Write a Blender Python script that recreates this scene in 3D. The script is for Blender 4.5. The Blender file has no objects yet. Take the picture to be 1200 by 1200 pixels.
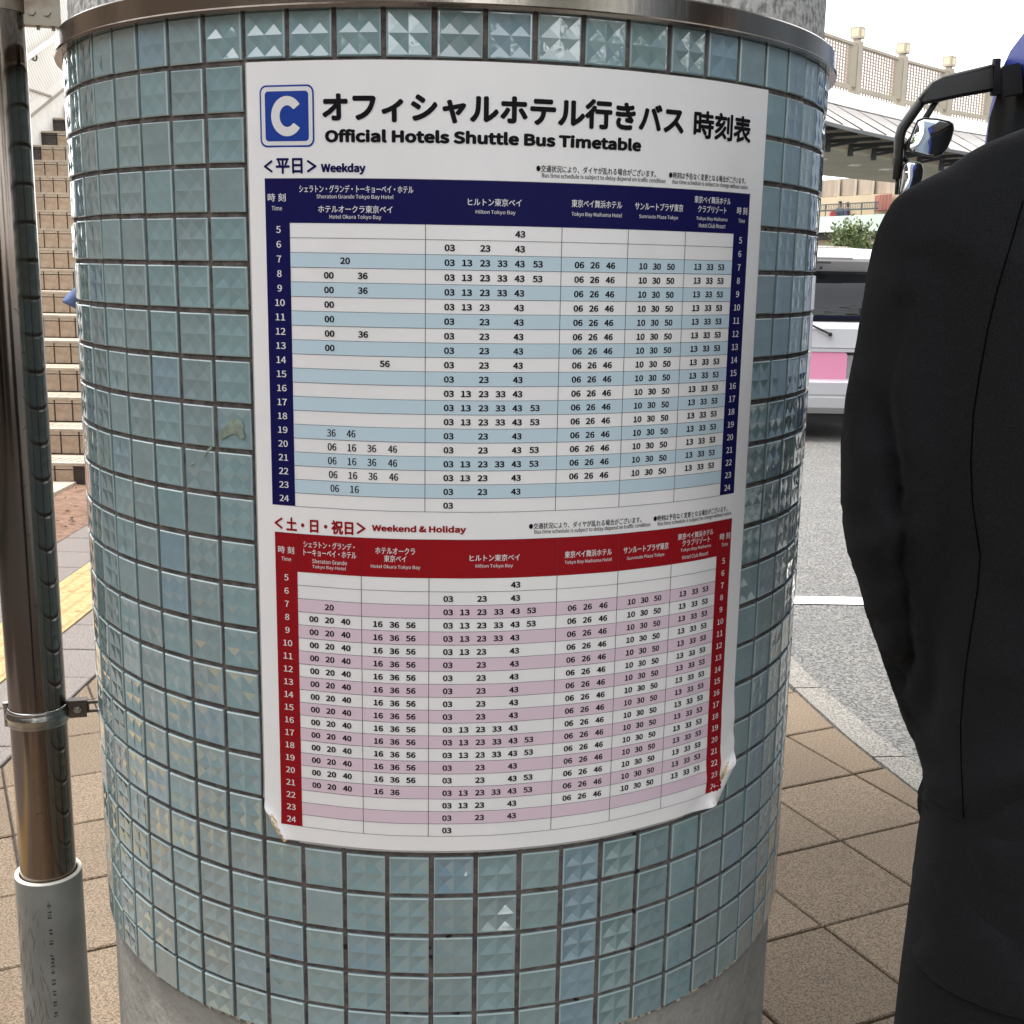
import bpy, bmesh, math, random
from mathutils import Vector, Matrix
from mathutils.bvhtree import BVHTree
rnd = random.Random(7)
C = bpy.context.scene.collection
S = bpy.context.scene
PI = math.pi

# ------------------------------------------------------------------ camera
H = 1.42                                   # eye height
F = 1397.27; PITCH = 0.2007; ROLL = 0.01711 # survey of the tile grid
cr, sr, cp, sp = math.cos(ROLL), math.sin(ROLL), math.cos(PITCH), math.sin(PITCH)
cam = bpy.data.cameras.new('camera'); camo = bpy.data.objects.new('camera', cam); C.objects.link(camo)
cam.sensor_width = 36; cam.lens = 36 * F / 1200; cam.clip_start = 0.05; cam.clip_end = 1500
ax = Vector((cr, sp*sr, cp*sr)); ay = Vector((-sr, cp*0 + sp*cr, cp*cr)); az = Vector((0, -cp, sp))
camo.matrix_world = Matrix(((ax.x, ay.x, az.x, 0), (ax.y, ay.y, az.y, 0), (ax.z, ay.z, az.z, H), (0, 0, 0, 1)))
S.camera = camo

# ------------------------------------------------------------------ sky, sun, exposure
SUN_EL, SUN_AZ = math.radians(72), math.radians(300)
w = bpy.data.worlds.new('World'); S.world = w; w.use_nodes = True
nt = w.node_tree; nt.nodes.clear()
sky = nt.nodes.new('ShaderNodeTexSky'); sky.sky_type = 'NISHITA'; sky.sun_disc = False
sky.sun_elevation = SUN_EL; sky.sun_rotation = SUN_AZ; sky.air_density = 1.0; sky.dust_density = 1.0; sky.ozone_density = 1.0
hs = nt.nodes.new('ShaderNodeHueSaturation'); hs.inputs['Saturation'].default_value = 0.10
bg = nt.nodes.new('ShaderNodeBackground'); bg.inputs['Strength'].default_value = 0.15
ow = nt.nodes.new('ShaderNodeOutputWorld')
nt.links.new(sky.outputs[0], hs.inputs['Color']); nt.links.new(hs.outputs[0], bg.inputs[0]); nt.links.new(bg.outputs[0], ow.inputs[0])
sl = bpy.data.lights.new('sun', 'SUN'); sl.energy = 1.0; sl.angle = math.radians(14); sl.color = (1, 0.96, 0.9)
so = bpy.data.objects.new('sun', sl); C.objects.link(so)
sd = Vector((math.sin(SUN_AZ)*math.cos(SUN_EL), math.cos(SUN_AZ)*math.cos(SUN_EL), math.sin(SUN_EL)))
so.rotation_euler = sd.to_track_quat('Z', 'Y').to_euler(); so.location = (0, 0, 20)
S.view_settings.view_transform = 'Standard'; S.view_settings.look = 'None'; S.view_settings.gamma = 1
S.view_settings.exposure = 2.05; S.view_settings.use_curve_mapping = False
S.render.engine = 'CYCLES'; S.cycles.max_bounces = 8; S.cycles.use_denoising = True

# ------------------------------------------------------------------ survey helpers (measured point + distance -> metres)
def ray(px, py):
    u = (px-600)/F; v = (py-600)/F
    u, v = u*cr + v*sr, -u*sr + v*cr
    return Vector((u, cp - v*sp, -v*cp - sp))
def at(px, py, y):
    d = ray(px, py); t = y/d.y
    return Vector((d.x*t, y, H + d.z*t))
def gr(px, py, z=0.0):
    d = ray(px, py); t = (z-H)/d.z
    return Vector((d.x*t, d.y*t, z))

# ------------------------------------------------------------------ materials
MC = {}
def mat(name, col, rough=0.6, metal=0.0, var=0.0, vscale=8.0, bump=0.0, bscale=60.0, coat=0.0, spec=0.5, col2=None, ramp=(0.4, 0.6), emit=None, detail=4.0, stretch=None, rvar=0.0, coat_rough=0.05):
    if name in MC: return MC[name]
    m = bpy.data.materials.new(name); m.use_nodes = True; MC[name] = m
    t = m.node_tree; b = t.nodes['Principled BSDF']
    b.inputs['Base Color'].default_value = (*col, 1); b.inputs['Roughness'].default_value = rough
    b.inputs['Metallic'].default_value = metal; b.inputs['Specular IOR Level'].default_value = spec
    b.inputs['Coat Weight'].default_value = coat; b.inputs['Coat Roughness'].default_value = coat_rough
    tc = t.nodes.new('ShaderNodeTexCoord'); src = tc.outputs['Object']
    if stretch:
        mp = t.nodes.new('ShaderNodeMapping'); mp.inputs['Scale'].default_value = stretch
        t.links.new(src, mp.inputs[0]); src = mp.outputs[0]
    if var or col2:
        n = t.nodes.new('ShaderNodeTexNoise'); n.inputs['Scale'].default_value = vscale; n.inputs['Detail'].default_value = detail
        t.links.new(src, n.inputs['Vector'])
        r = t.nodes.new('ShaderNodeValToRGB'); r.color_ramp.elements[0].position = ramp[0]; r.color_ramp.elements[1].position = ramp[1]
        c2 = col2 if col2 else tuple(min(1, c*(1+var)) for c in col)
        c1 = col if col2 else tuple(c*(1-var) for c in col)
        r.color_ramp.elements[0].color = (*c1, 1); r.color_ramp.elements[1].color = (*c2, 1)
        t.links.new(n.outputs['Fac'], r.inputs[0]); t.links.new(r.outputs[0], b.inputs['Base Color'])
        if rvar:
            mr = t.nodes.new('ShaderNodeMapRange'); mr.inputs['To Min'].default_value = max(0.02, rough-rvar); mr.inputs['To Max'].default_value = rough+rvar
            t.links.new(n.outputs['Fac'], mr.inputs[0]); t.links.new(mr.outputs[0], b.inputs['Roughness'])
    if bump:
        n2 = t.nodes.new('ShaderNodeTexNoise'); n2.inputs['Scale'].default_value = bscale; n2.inputs['Detail'].default_value = 5
        t.links.new(src, n2.inputs['Vector'])
        bp = t.nodes.new('ShaderNodeBump'); bp.inputs['Strength'].default_value = bump; bp.inputs['Distance'].default_value = 0.01
        t.links.new(n2.outputs['Fac'], bp.inputs['Height']); t.links.new(bp.outputs[0], b.inputs['Normal'])
    if emit:
        b.inputs['Emission Color'].default_value = (*emit, 1); b.inputs['Emission Strength'].default_value = 1.0
    return m
def blotch(m, col, scale=3.0, lo=0.5, hi=0.65, amount=0.6, stretch=(1, 1, 1), detail=6):
    """second, larger pattern (dirt, wear) mixed over the base colour"""
    t = m.node_tree; b = t.nodes['Principled BSDF']
    tc = t.nodes.new('ShaderNodeTexCoord'); mp = t.nodes.new('ShaderNodeMapping'); mp.inputs['Scale'].default_value = stretch
    n = t.nodes.new('ShaderNodeTexNoise'); n.inputs['Scale'].default_value = scale; n.inputs['Detail'].default_value = detail
    mr = t.nodes.new('ShaderNodeMapRange'); mr.inputs['From Min'].default_value = lo; mr.inputs['From Max'].default_value = hi
    mr.inputs['To Max'].default_value = amount
    mx = t.nodes.new('ShaderNodeMixRGB'); mx.inputs['Color2'].default_value = (*col, 1)
    t.links.new(tc.outputs['Object'], mp.inputs[0]); t.links.new(mp.outputs[0], n.inputs['Vector']); t.links.new(n.outputs['Fac'], mr.inputs[0])
    t.links.new(mr.outputs[0], mx.inputs[0])
    if b.inputs['Base Color'].links: t.links.new(b.inputs['Base Color'].links[0].from_socket, mx.inputs['Color1'])
    else: mx.inputs['Color1'].default_value = b.inputs['Base Color'].default_value
    t.links.new(mx.outputs[0], b.inputs['Base Color'])
    return m

# ------------------------------------------------------------------ mesh helpers
class MB:
    def __init__(s): s.v = []; s.f = []
    def add(s, vs, fs):
        o = len(s.v); s.v += [tuple(v) for v in vs]; s.f += [tuple(i+o for i in f) for f in fs]; return s
    def quad(s, a, b, c, d): return s.add([a, b, c, d], [(0, 1, 2, 3)])
    def box(s, x0, x1, y0, y1, z0, z1, M=None):
        vs = [Vector((x, y, z)) for x in (x0, x1) for y in (y0, y1) for z in (z0, z1)]
        if M is not None: vs = [M @ v for v in vs]
        return s.add(vs, [(0, 1, 3, 2), (4, 6, 7, 5), (0, 4, 5, 1), (2, 3, 7, 6), (0, 2, 6, 4), (1, 5, 7, 3)])
    def beam(s, a, b, w, h, up=Vector((0, 0, 1))):
        a = Vector(a); b = Vector(b); d = (b-a).normalized(); x = d.cross(up)
        if x.length < 1e-4: x = d.cross(Vector((1, 0, 0)))
        x.normalize(); y = x.cross(d).normalized()
        vs = [p + x*sx*w/2 + y*sy*h/2 for p in (a, b) for sx, sy in ((-1, -1), (1, -1), (1, 1), (-1, 1))]
        return s.add(vs, [(3, 2, 1, 0), (4, 5, 6, 7), (0, 1, 5, 4), (1, 2, 6, 5), (2, 3, 7, 6), (3, 0, 4, 7)])
    def tube(s, pts, rs, n=10, cap=True):
        pts = [Vector(p) for p in pts]
        if not hasattr(rs, '__len__'): rs = [rs]*len(pts)
        rings = []; ref = None
        for i, p in enumerate(pts):
            d = (pts[min(i+1, len(pts)-1)] - pts[max(i-1, 0)]).normalized()
            if ref is None: ref = d.cross(Vector((0, 0, 1))) if abs(d.z) < 0.9 else d.cross(Vector((0, 1, 0)))
            ref = (ref - d*ref.dot(d)).normalized(); q = d.cross(ref)
            rings.append([p + (ref*math.cos(2*PI*k/n) + q*math.sin(2*PI*k/n))*rs[i] for k in range(n)])
        return s.loft(rings, cap)
    def loft(s, rings, cap=True, closed=True):
        o = len(s.v); n = len(rings[0])
        for r in rings: s.v += [tuple(v) for v in r]
        for i in range(len(rings)-1):
            for k in range(n if closed else n-1):
                a = o+i*n+k; b = o+i*n+(k+1) % n
                s.f.append((a, b, b+n, a+n))
        if cap and closed:
            s.f.append(tuple(o+k for k in reversed(range(n)))); s.f.append(tuple(o+(len(rings)-1)*n+k for k in range(n)))
        return s
    def lathe(s, prof, n=64, c=(0, 0, 0), a0=0.0, a1=2*PI):
        full = abs(a1-a0-2*PI) < 1e-6; m = n if full else n+1
        o = len(s.v)
        for r, z in prof:
            for k in range(m):
                a = a0 + (a1-a0)*k/n; s.v.append((c[0]+r*math.cos(a), c[1]+r*math.sin(a), c[2]+z))
        for i in range(len(prof)-1):
            for k in range(n):
                k2 = (k+1) % m
                s.f.append((o+i*m+k, o+i*m+k2, o+(i+1)*m+k2, o+(i+1)*m+k))
        return s
    def mesh(s, name, m=None, smooth=False):
        me = bpy.data.meshes.new(name); me.from_pydata(s.v, [], s.f); me.update()
        if m: me.materials.append(m)
        if smooth: me.shade_smooth()
        return me
    def build(s, name, m=None, parent=None, smooth=False, bevel=0, loc=None):
        me = s.mesh(name, m, smooth)
        if bevel:
            bm = bmesh.new(); bm.from_mesh(me); bmesh.ops.remove_doubles(bm, verts=bm.verts, dist=1e-5)
            ed = [e for e in bm.edges if len(e.link_faces) == 2 and e.calc_face_angle(0) > 0.5]
            bmesh.ops.bevel(bm, geom=ed, offset=bevel, segments=2, affect='EDGES', clamp_overlap=True); bm.to_mesh(me); bm.free()
        o = bpy.data.objects.new(name, me); C.objects.link(o)
        if parent: o.parent = parent
        if loc: o.location = loc
        return o
def tag(o, label=None, cat=None, group=None, kind=None):
    if label: o['label'] = label
    if cat: o['category'] = cat
    if group: o['group'] = group
    if kind: o['kind'] = kind
    return o
def empty(name, label=None, cat=None, group=None, kind=None):
    o = bpy.data.objects.new(name, None); C.objects.link(o); o.empty_display_size = 0.1
    return tag(o, label, cat, group, kind)
def link(name, me, parent=None, M=None):
    o = bpy.data.objects.new(name, me); C.objects.link(o)
    if parent: o.parent = parent
    if M is not None: o.matrix_world = M
    return o
def autosmooth(o, ang=0.6):
    me = o.data; me.shade_smooth()
    bm = bmesh.new(); bm.from_mesh(me)
    for e in bm.edges:
        if len(e.link_faces) == 2 and e.calc_face_angle(0) > ang: e.smooth = False
    bm.to_mesh(me); bm.free()
def clip_poly(poly, n, d):
    """keep the part of a 2-D polygon where p.n >= d"""
    out = []
    for i in range(len(poly)):
        a, b = poly[i], poly[(i+1) % len(poly)]
        da, db = a[0]*n[0]+a[1]*n[1]-d, b[0]*n[0]+b[1]*n[1]-d
        if da >= 0: out.append(a)
        if (da >= 0) != (db >= 0):
            t = da/(da-db); out.append((a[0]+(b[0]-a[0])*t, a[1]+(b[1]-a[1])*t))
    return out

# ================================================================== GROUND
asphalt = mat('asphalt', (0.0612, 0.0605, 0.0576), 0.75, var=0.0, col2=(0.2232, 0.2160, 0.2016), vscale=110, ramp=(0.42, 0.58), bump=0.6, bscale=130, detail=3)
blotch(asphalt, (0.10, 0.10, 0.097), 1.1, 0.5, 0.75, 0.6, (1, 2.2, 1))
earth_m = mat('compacted_ground', (0.2, 0.19, 0.18), 0.9, var=0.3, vscale=3, bump=0.3)
soil_m = mat('soil', (0.1445, 0.0808, 0.0527), 0.95, col2=(0.2295, 0.1403, 0.0935), vscale=22, ramp=(0.35, 0.65), bump=0.9, bscale=30)
mortar = mat('sand_joint', (0.06, 0.05, 0.042), 0.95, var=0.3, vscale=80)
def kerb_x(y):                                  # inner edge of the kerb (edge of the slabs)
    P = [(-14, 4.9), (-6, 3.1), (0, 1.86), (2.0, 1.41), (3.223, 1.133), (3.527, 1.064), (3.857, 1.014), (4.02, 0.989), (4.6, 0.94), (5.6, 0.91), (8, 0.90), (14, 0.88)]
    for (a, xa), (b, xb) in zip(P, P[1:]):
        if a <= y <= b: return xa + (xb-xa)*(y-a)/(b-a)
    return P[-1][1]
g = MB(); g.quad((-400, -400, -0.02), (400, -400, -0.02), (400, 400, -0.02), (-400, 400, -0.02))
tag(g.build('ground', earth_m), kind='structure')
ys = [-14 + 0.25*i for i in range(113)]
r = MB()
for a, b in zip(ys, ys[1:]):
    r.quad((kerb_x(a)+0.11, a, -0.014), (60, a, -0.014), (60, b, -0.014), (kerb_x(b)+0.11, b, -0.014))
r.quad((kerb_x(14)+0.11, 14, -0.014), (60, 14, -0.014), (60, 90, -0.014), (kerb_x(14)+0.11, 90, -0.014))
road = tag(r.build('road', asphalt), kind='structure')
paint = mat('road_paint', (0.80, 0.79, 0.74), 0.7, var=0.08, vscale=30, bump=0.3, bscale=120)
p = MB(); p.quad((1.13, 5.10, -0.009), (4.6, 5.10, -0.009), (4.6, 5.225, -0.009), (1.13, 5.225, -0.009))
p.build('painted_line', paint, road)
# pavement bed with slabs
pv = MB()
for a, b in zip(ys, ys[1:]):
    pv.quad((-6, a, -0.012), (kerb_x(a)+0.01, a, -0.012), (kerb_x(b)+0.01, b, -0.012), (-6, b, -0.012))
pave = tag(pv.build('pavement', mortar), kind='structure')
tan = [mat('tan_slab_%s' % n, c, 0.85, col2=c2, vscale=210, ramp=(0.36, 0.6), bump=0.5, bscale=240, detail=2) for n, c, c2 in
       (('warm', (0.097, 0.068, 0.043), (0.251, 0.187, 0.125)), ('pale', (0.107, 0.077, 0.050), (0.273, 0.204, 0.137)), ('brown', (0.086, 0.062, 0.039), (0.229, 0.168, 0.112)))]
for m_ in tan: blotch(m_, (0.125, 0.092, 0.064), 2.5, 0.45, 0.8, 0.45)
grey_slab = mat('grey_slab', (0.1155, 0.0983, 0.0889), 0.85, col2=(0.2480, 0.2180, 0.2009), vscale=205, ramp=(0.36, 0.6), bump=0.5, bscale=240, detail=2)
blotch(grey_slab, (0.16, 0.13, 0.12), 2.5, 0.45, 0.8, 0.4)
def slab(poly, m, top=0.0, gap=0.0035, parent=None, name='paving_slab'):
    cx = sum(q[0] for q in poly)/len(poly); cy = sum(q[1] for q in poly)/len(poly)
    def ins(d): 
        out = []
        for q in poly:
            L = math.hypot(q[0]-cx, q[1]-cy) or 1; k = max(0, 1-d*1.414/L); out.append((cx+(q[0]-cx)*k, cy+(q[1]-cy)*k))
        return out
    o1 = ins(gap); o2 = ins(gap+0.003); n = len(poly)
    mb = MB(); mb.loft([[(x, y, -0.03) for x, y in o1], [(x, y, top-0.003) for x, y in o1], [(x, y, top) for x, y in o2]], cap=False)
    mb.f.append(tuple(2*n+k for k in range(n)))
    return mb.build(name, m, parent or pave)
def grid(node, ang, side, rng, keep, mats, clips):
    u = (math.cos(ang), math.sin(ang)); v = (-u[1], u[0])
    for i in range(*rng[0]):
        for j in range(*rng[1]):
            q = [(node[0]+u[0]*a*side+v[0]*b*side, node[1]+u[1]*a*side+v[1]*b*side) for a, b in ((i, j), (i+1, j), (i+1, j+1), (i, j+1))]
            c = (sum(t[0] for t in q)/4, sum(t[1] for t in q)/4)
            if not keep(c): continue
            for n_, d_ in clips(c):
                q = clip_poly(q, n_, d_)
                if len(q) < 3: break
            if len(q) < 3: continue
            ar = abs(sum(q[k][0]*q[(k+1) % len(q)][1]-q[(k+1) % len(q)][0]*q[k][1] for k in range(len(q))))/2
            if ar < 0.002: continue
            slab(q, rnd.choice(mats), top=rnd.uniform(-0.0015, 0.0015))
def kerb_clip(c):
    y0 = c[1]; a = kerb_x(y0-0.2); b = kerb_x(y0+0.2); n = (-0.4, b-a); L = math.hypot(*n); n = (n[0]/L, n[1]/L)
    return [(n, n[0]*(kerb_x(y0)-0.004)+n[1]*y0), ((1, 0), -0.094)]
grid((0.858, 2.834), math.radians(25.2), 0.3125, ((-9, 9), (-13, 9)), lambda c: -0.15 < c[0] < kerb_x(c[1])+0.25 and -0.6 < c[1] < 5.2 and math.hypot(c[0]+.094, c[1]-1.748) > 0.36, tan, kerb_clip)
a_ = math.radians(26.5); ux, uy = math.cos(a_), math.sin(a_)
grid((0.128*ux-2.735*uy, 0.128*uy+2.735*ux), a_, 0.31, ((-9, 9), (-12, 8)), lambda c: -1.62 < c[0] < 0.05 and -0.6 < c[1] < 6.0 and math.hypot(c[0]+.094, c[1]-1.748) > 0.36, tan,
     lambda c: [((1, 0), -1.450), ((-1, 0), 0.094)])
for j in range(30):
    y0 = 0.0 + 0.306*j - 0.02
    slab([(-1.745, y0), (-1.455, y0), (-1.455, y0+0.306), (-1.745, y0+0.306)], grey_slab, rnd.uniform(-.001, .001))
    slab([(-2.345, y0), (-2.038, y0), (-2.038, y0+0.306), (-2.345, y0+0.306)], grey_slab, rnd.uniform(-.001, .001))
    if y0 < 5:
        for q in range(1, 4): slab([(-2.345-.306*q, y0), (-2.038-.306*q, y0), (-2.038-.306*q, y0+0.306), (-2.345-.306*q, y0+0.306)], grey_slab, rnd.uniform(-.001, .001))
# tactile strip
yel = mat('tactile_yellow', (0.3570, 0.2380, 0.0935), 0.7, col2=(0.4250, 0.3060, 0.1403), vscale=40, bump=0.2, bscale=150)
blotch(yel, (0.40, 0.26, 0.10), 6, 0.5, 0.75, 0.35)
tb = MB()
tb.box(0.0015, 0.2885, 0.0015, 0.3045, -0.03, 0.002)
for k in range(4):
    x = 0.036+0.072*k
    tb.loft([[(x-.021, .01, .0021), (x-.021, .296, .0021)], [(x-.013, .016, .0075), (x-.013, .29, .0075)], [(x+.013, .016, .0075), (x+.013, .29, .0075)], [(x+.021, .01, .0021), (x+.021, .296, .0021)]], closed=False)
    tb.add([(x-.021, .01, .0021), (x-.013, .016, .0075), (x+.013, .016, .0075), (x+.021, .01, .0021)], [(0, 1, 2, 3)])
tm = tb.mesh('tactile_block', yel)
for j in range(30):
    o = link('tactile_block', tm, pave); o.location = (-2.036, 0.306*j+0.14, 0)
# kerb stones
granite = mat('kerb_stone', (0.1105, 0.1020, 0.0892), 0.8, col2=(0.3060, 0.2890, 0.2592), vscale=170, ramp=(0.38, 0.6), bump=0.4, bscale=180, detail=2)
kb = empty('kerb', kind='structure')
yk = 3.975
edges = sorted([yk + 0.6*i for i in range(-14, 12)])
for a, b in zip(edges, edges[1:]):
    n = 4; top = []; mb = MB()
    A = [a+0.004+(b-a-0.008)*t/n for t in range(n+1)]
    L = [(kerb_x(t)+0.004, t) for t in A]; R_ = [(kerb_x(t)+0.112, t) for t in A]
    rings = [[(x, t, -0.03) for x, t in L], [(x, t, 0.0) for x, t in L], [(x-0.012, t, 0.004) for x, t in R_], [(x, t, -0.004) for x, t in R_], [(x, t, -0.03) for x, t in R_]]
    mb.loft(rings, closed=False)
    for e in (0, n): mb.add([rg[e] for rg in rings], [(0, 1, 2, 3, 4)])
    mb.build('kerb_stone', granite, kb)
# soil bed
sb = MB(); NX, NY = 30, 90
for j in range(NY+1):
    for i in range(NX+1):
        x = -2.35 - 3.4*i/NX; y = 4.4 + 6.5*j/NY
        z = 0.005 + 0.05*min(1, i/6) + rnd.uniform(-.012, .012)
        if i == 0: z = -0.004
        sb.v.append((x, y, z))
for j in range(NY):
    for i in range(NX):
        a = j*(NX+1)+i; sb.f.append((a, a+1, a+NX+2, a+NX+1))
tag(sb.build('soil', soil_m), kind='structure')
lf = MB()
for k in range(90):
    x = rnd.uniform(-3.2, -2.4); y = rnd.uniform(5.3, 7.6); a = rnd.uniform(0, 6.3); s_ = rnd.uniform(.01, .03); z = 0.075*min(1, (-2.35-x)/.68)+.012
    lf.quad((x, y, z), (x+s_*math.cos(a), y+s_*math.sin(a), z+.008), (x+s_*math.cos(a+.9), y+s_*math.sin(a+.9), z+.012), (x+.5*s_*math.cos(a+1.9), y+.5*s_*math.sin(a+1.9), z+.002))
tag(lf.build('leaf_litter', mat('dead_leaf', (0.05, 0.03, 0.02), 0.8)), 'scattered dark dead leaves on the reddish soil beside the stairs', 'leaf litter', kind='stuff')

# ================================================================== TILED PILLAR
CX, CY, R = -0.0939, 1.7480, 0.50838
YAWD = -0.053675; TH0 = -0.00485
TOP = H + 0.25089                               # height of grid line 0
def ang_k(k): return (k-10.3)*0.05/R + TH0
def on_col(k, z, rad=R):                        # grid column k -> point on the pillar
    t = ang_k(k); x, y = rad*math.sin(t), -rad*math.cos(t)
    c, s = math.cos(YAWD), math.sin(YAWD)
    return Vector((CX + x*c + y*s, CY - x*s + y*c, z))
def frame_k(k, z, rad=R):
    p = on_col(k, z, rad); n = Vector((p.x-CX, p.y-CY, 0)).normalized(); t = Vector((-n.y, n.x, 0))
    return Matrix(((t.x, 0, n.x, p.x), (t.y, 0, n.y, p.y), (0, 1, 0, p.z), (0, 0, 0, 1)))   # local x along, y up, z out
pillar = empty('tiled_pillar', 'round pillar covered in pale blue green glass tiles with a steel band', 'pillar')
conc = mat('pebble_concrete', (0.2890, 0.2848, 0.2635), 0.9, col2=(0.6800, 0.6715, 0.6460), vscale=110, ramp=(0.36, 0.56), bump=.6, bscale=110)
conc2 = mat('painted_concrete', (0.2090, 0.1995, 0.1757), 0.85, col2=(0.2755, 0.2660, 0.2375), vscale=9, ramp=(0.35, 0.65), bump=0.8, bscale=55)
blotch(conc2, (0.14, 0.13, 0.11), 14, 0.58, 0.75, 0.5)
grout = mat('grout', (0.1148, 0.0952, 0.0884), 0.9, var=0.3, vscale=60, bump=0.5, bscale=200)
zb = TOP - 0.05*22.93
MB().lathe([(R-.008, 0.021+TOP), (R-.008, 3.7)], 96, (CX, CY, 0)).build('concrete_shaft', conc, pillar, smooth=True)
MB().lathe([(R-.006, -0.03), (R-.006, zb-.004), (R-.012, zb)], 128, (CX, CY, 0)).build('concrete_base', conc2, pillar, smooth=True)
MB().lathe([(R-.0022, zb-.003), (R-.0022, TOP+0.001)], 160, (CX, CY, 0)).build('grout_bed', grout, pillar, smooth=True)
steelband = mat('band_steel', (0.3740, 0.3315, 0.2932), 0.22, 1.0, var=0.12, vscale=5, stretch=(3, 3, 0.6), bump=0.05, bscale=20)
blotch(steelband, (0.20, 0.13, 0.09), 7, 0.52, 0.7, 0.6, (1, 1, .3))
o = MB().lathe([(R-.009, TOP-.003), (R+.0105, TOP-.003), (R+.0115, TOP), (R+.0085, TOP+.0022), (R+.0085, TOP+.0225), (R+.0065, TOP+.0245), (R-.009, TOP+.0247)], 160, (CX, CY, 0)).build('steel_band', steelband, pillar)
autosmooth(o, 0.5)
# glass tiles: bevelled rim, four shallow pressed pyramids
def glass(name, c, rough, tintv):
    m = mat(name, c, rough, spec=0.5, coat=1.0, coat_rough=0.03)
    t = m.node_tree; b = t.nodes['Principled BSDF']; b.inputs['IOR'].default_value = 1.5; b.inputs['Coat IOR'].default_value = 1.85
    n = t.nodes.new('ShaderNodeTexNoise'); n.inputs['Scale'].default_value = 34; n.inputs['Detail'].default_value = 2
    oi = t.nodes.new('ShaderNodeObjectInfo'); tc = t.nodes.new('ShaderNodeTexCoord'); va = t.nodes.new('ShaderNodeVectorMath')
    t.links.new(tc.outputs['Object'], va.inputs[0]); t.links.new(oi.outputs['Location'], va.inputs[1]); t.links.new(va.outputs[0], n.inputs['Vector'])
    mx = t.nodes.new('ShaderNodeMixRGB'); mx.inputs['Color1'].default_value = (*[q*0.86 for q in c], 1); mx.inputs['Color2'].default_value = (*[q*1.12 for q in tintv], 1)
    t.links.new(n.outputs['Fac'], mx.inputs[0]); t.links.new(mx.outputs[0], b.inputs['Base Color'])
    bp = t.nodes.new('ShaderNodeBump'); bp.inputs['Strength'].default_value = 0.12; bp.inputs['Distance'].default_value = 0.004
    n2 = t.nodes.new('ShaderNodeTexNoise'); n2.inputs['Scale'].default_value = 60; n2.inputs['Detail'].default_value = 1
    t.links.new(va.outputs[0], n2.inputs['Vector']); t.links.new(n2.outputs['Fac'], bp.inputs['Height']); t.links.new(bp.outputs[0], b.inputs['Normal']); t.links.new(bp.outputs[0], b.inputs['Coat Normal'])
    return m
GL = [glass('glass_teal', (0.208, 0.323, 0.347), 0.10, (0.231, 0.343, 0.364)), glass('glass_blue', (0.199, 0.308, 0.362), 0.12, (0.216, 0.323, 0.372)),
      glass('glass_green', (0.216, 0.317, 0.323), 0.10, (0.233, 0.331, 0.336)), glass('glass_grey', (0.216, 0.301, 0.318), 0.14, (0.231, 0.318, 0.333))]
rim_m = mat('glass_rim', (0.3450, 0.4350, 0.4350), 0.3, coat=.6, coat_rough=.25)
def tile_geo(depth, jit, rr, raised=False):
    hw = 0.0223; v = []; f = []; mi = []
    z0, z1 = -0.004, 0.0008
    for z, h in ((z0, hw), (z1-0.0012, hw), (z1, hw-0.0012)):
        v += [(-h, -h, z), (h, -h, z), (h, h, z), (-h, h, z)]
    for a in (0, 4):
        for k in range(4): f.append((a+k, a+(k+1) % 4, a+4+(k+1) % 4, a+4+k)); mi.append(1 if a == 4 else 0)
    h = hw-0.0022; n = []
    for j in range(3):
        for i in range(3):
            n.append(len(v)); v.append((-h+i*h, -h+j*h, z1-0.0001))
    # flat land between rim and relief
    f += [(8, 9, n[2], n[1], n[0]), (9, 10, n[8], n[5], n[2]), (10, 11, n[6], n[7], n[8]), (11, 8, n[0], n[3], n[6])]; mi += [0]*4
    for j in range(2):
        for i in range(2):
            c = len(v); s_ = -1
            if raised: s_ = 1
            v.append((-h/2+i*h+rr.uniform(-jit, jit), -h/2+j*h+rr.uniform(-jit, jit), z1+s_*depth*rr.uniform(.75, 1.2)))
            q = [n[j*3+i], n[j*3+i+1], n[(j+1)*3+i+1], n[(j+1)*3+i]]
            for k in range(4): f.append((q[k], q[(k+1) % 4], c)); mi.append(0)
    return v, f, mi
tile_meshes = []; tile_geos = []
rt = random.Random(3)
for gi, gm in enumerate(GL):
    row = []
    for var_ in range(6):
        d = (0.0026, 0.0017, 0.0011, 0.0005, 0.0021, 0.0014)[var_]
        v, f, mi = tile_geo(d, 0.0006, rt)
        me = bpy.data.meshes.new('tile'); me.from_pydata(v, [], f); me.materials.append(gm); me.materials.append(rim_m)
        me.polygons.foreach_set('material_index', mi); me.update(); row.append(me)
        if gi == 0: tile_geos.append((v, f, mi))
    tile_meshes.append(row)
cand = []
ncol = 64; kc0 = -22
cam_dir = Vector((0-CX, 0-CY, 0))
col_gl = {}; col_vr = {}
for c in range(kc0, kc0+ncol):
    for rr_ in range(23):
        zc = TOP - 0.05*(rr_+0.5)
        M = frame_k(c+0.5, zc, R)
        nrm = M.to_3x3() @ Vector((0, 0, 1)); v = (Vector((0, 0, H)) - M.translation)
        fac = nrm.dot(v.normalized())/v.length**2
        covered = 7 <= c <= 16 and 1 <= rr_ <= 16
        cand.append((0 if covered or fac <= 0 else fac, c, rr_, M))
cand.sort(key=lambda t: -t[0])
stuff = MB(); stuff_mi = []
rt = random.Random(11)
gsel = {c: rt.choice([0, 0, 1, 2, 3]) for c in range(kc0, kc0+ncol)}
vsel = {c: rt.choice([1, 2, 3, 4, 5, 0]) for c in range(kc0, kc0+ncol)}
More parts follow.
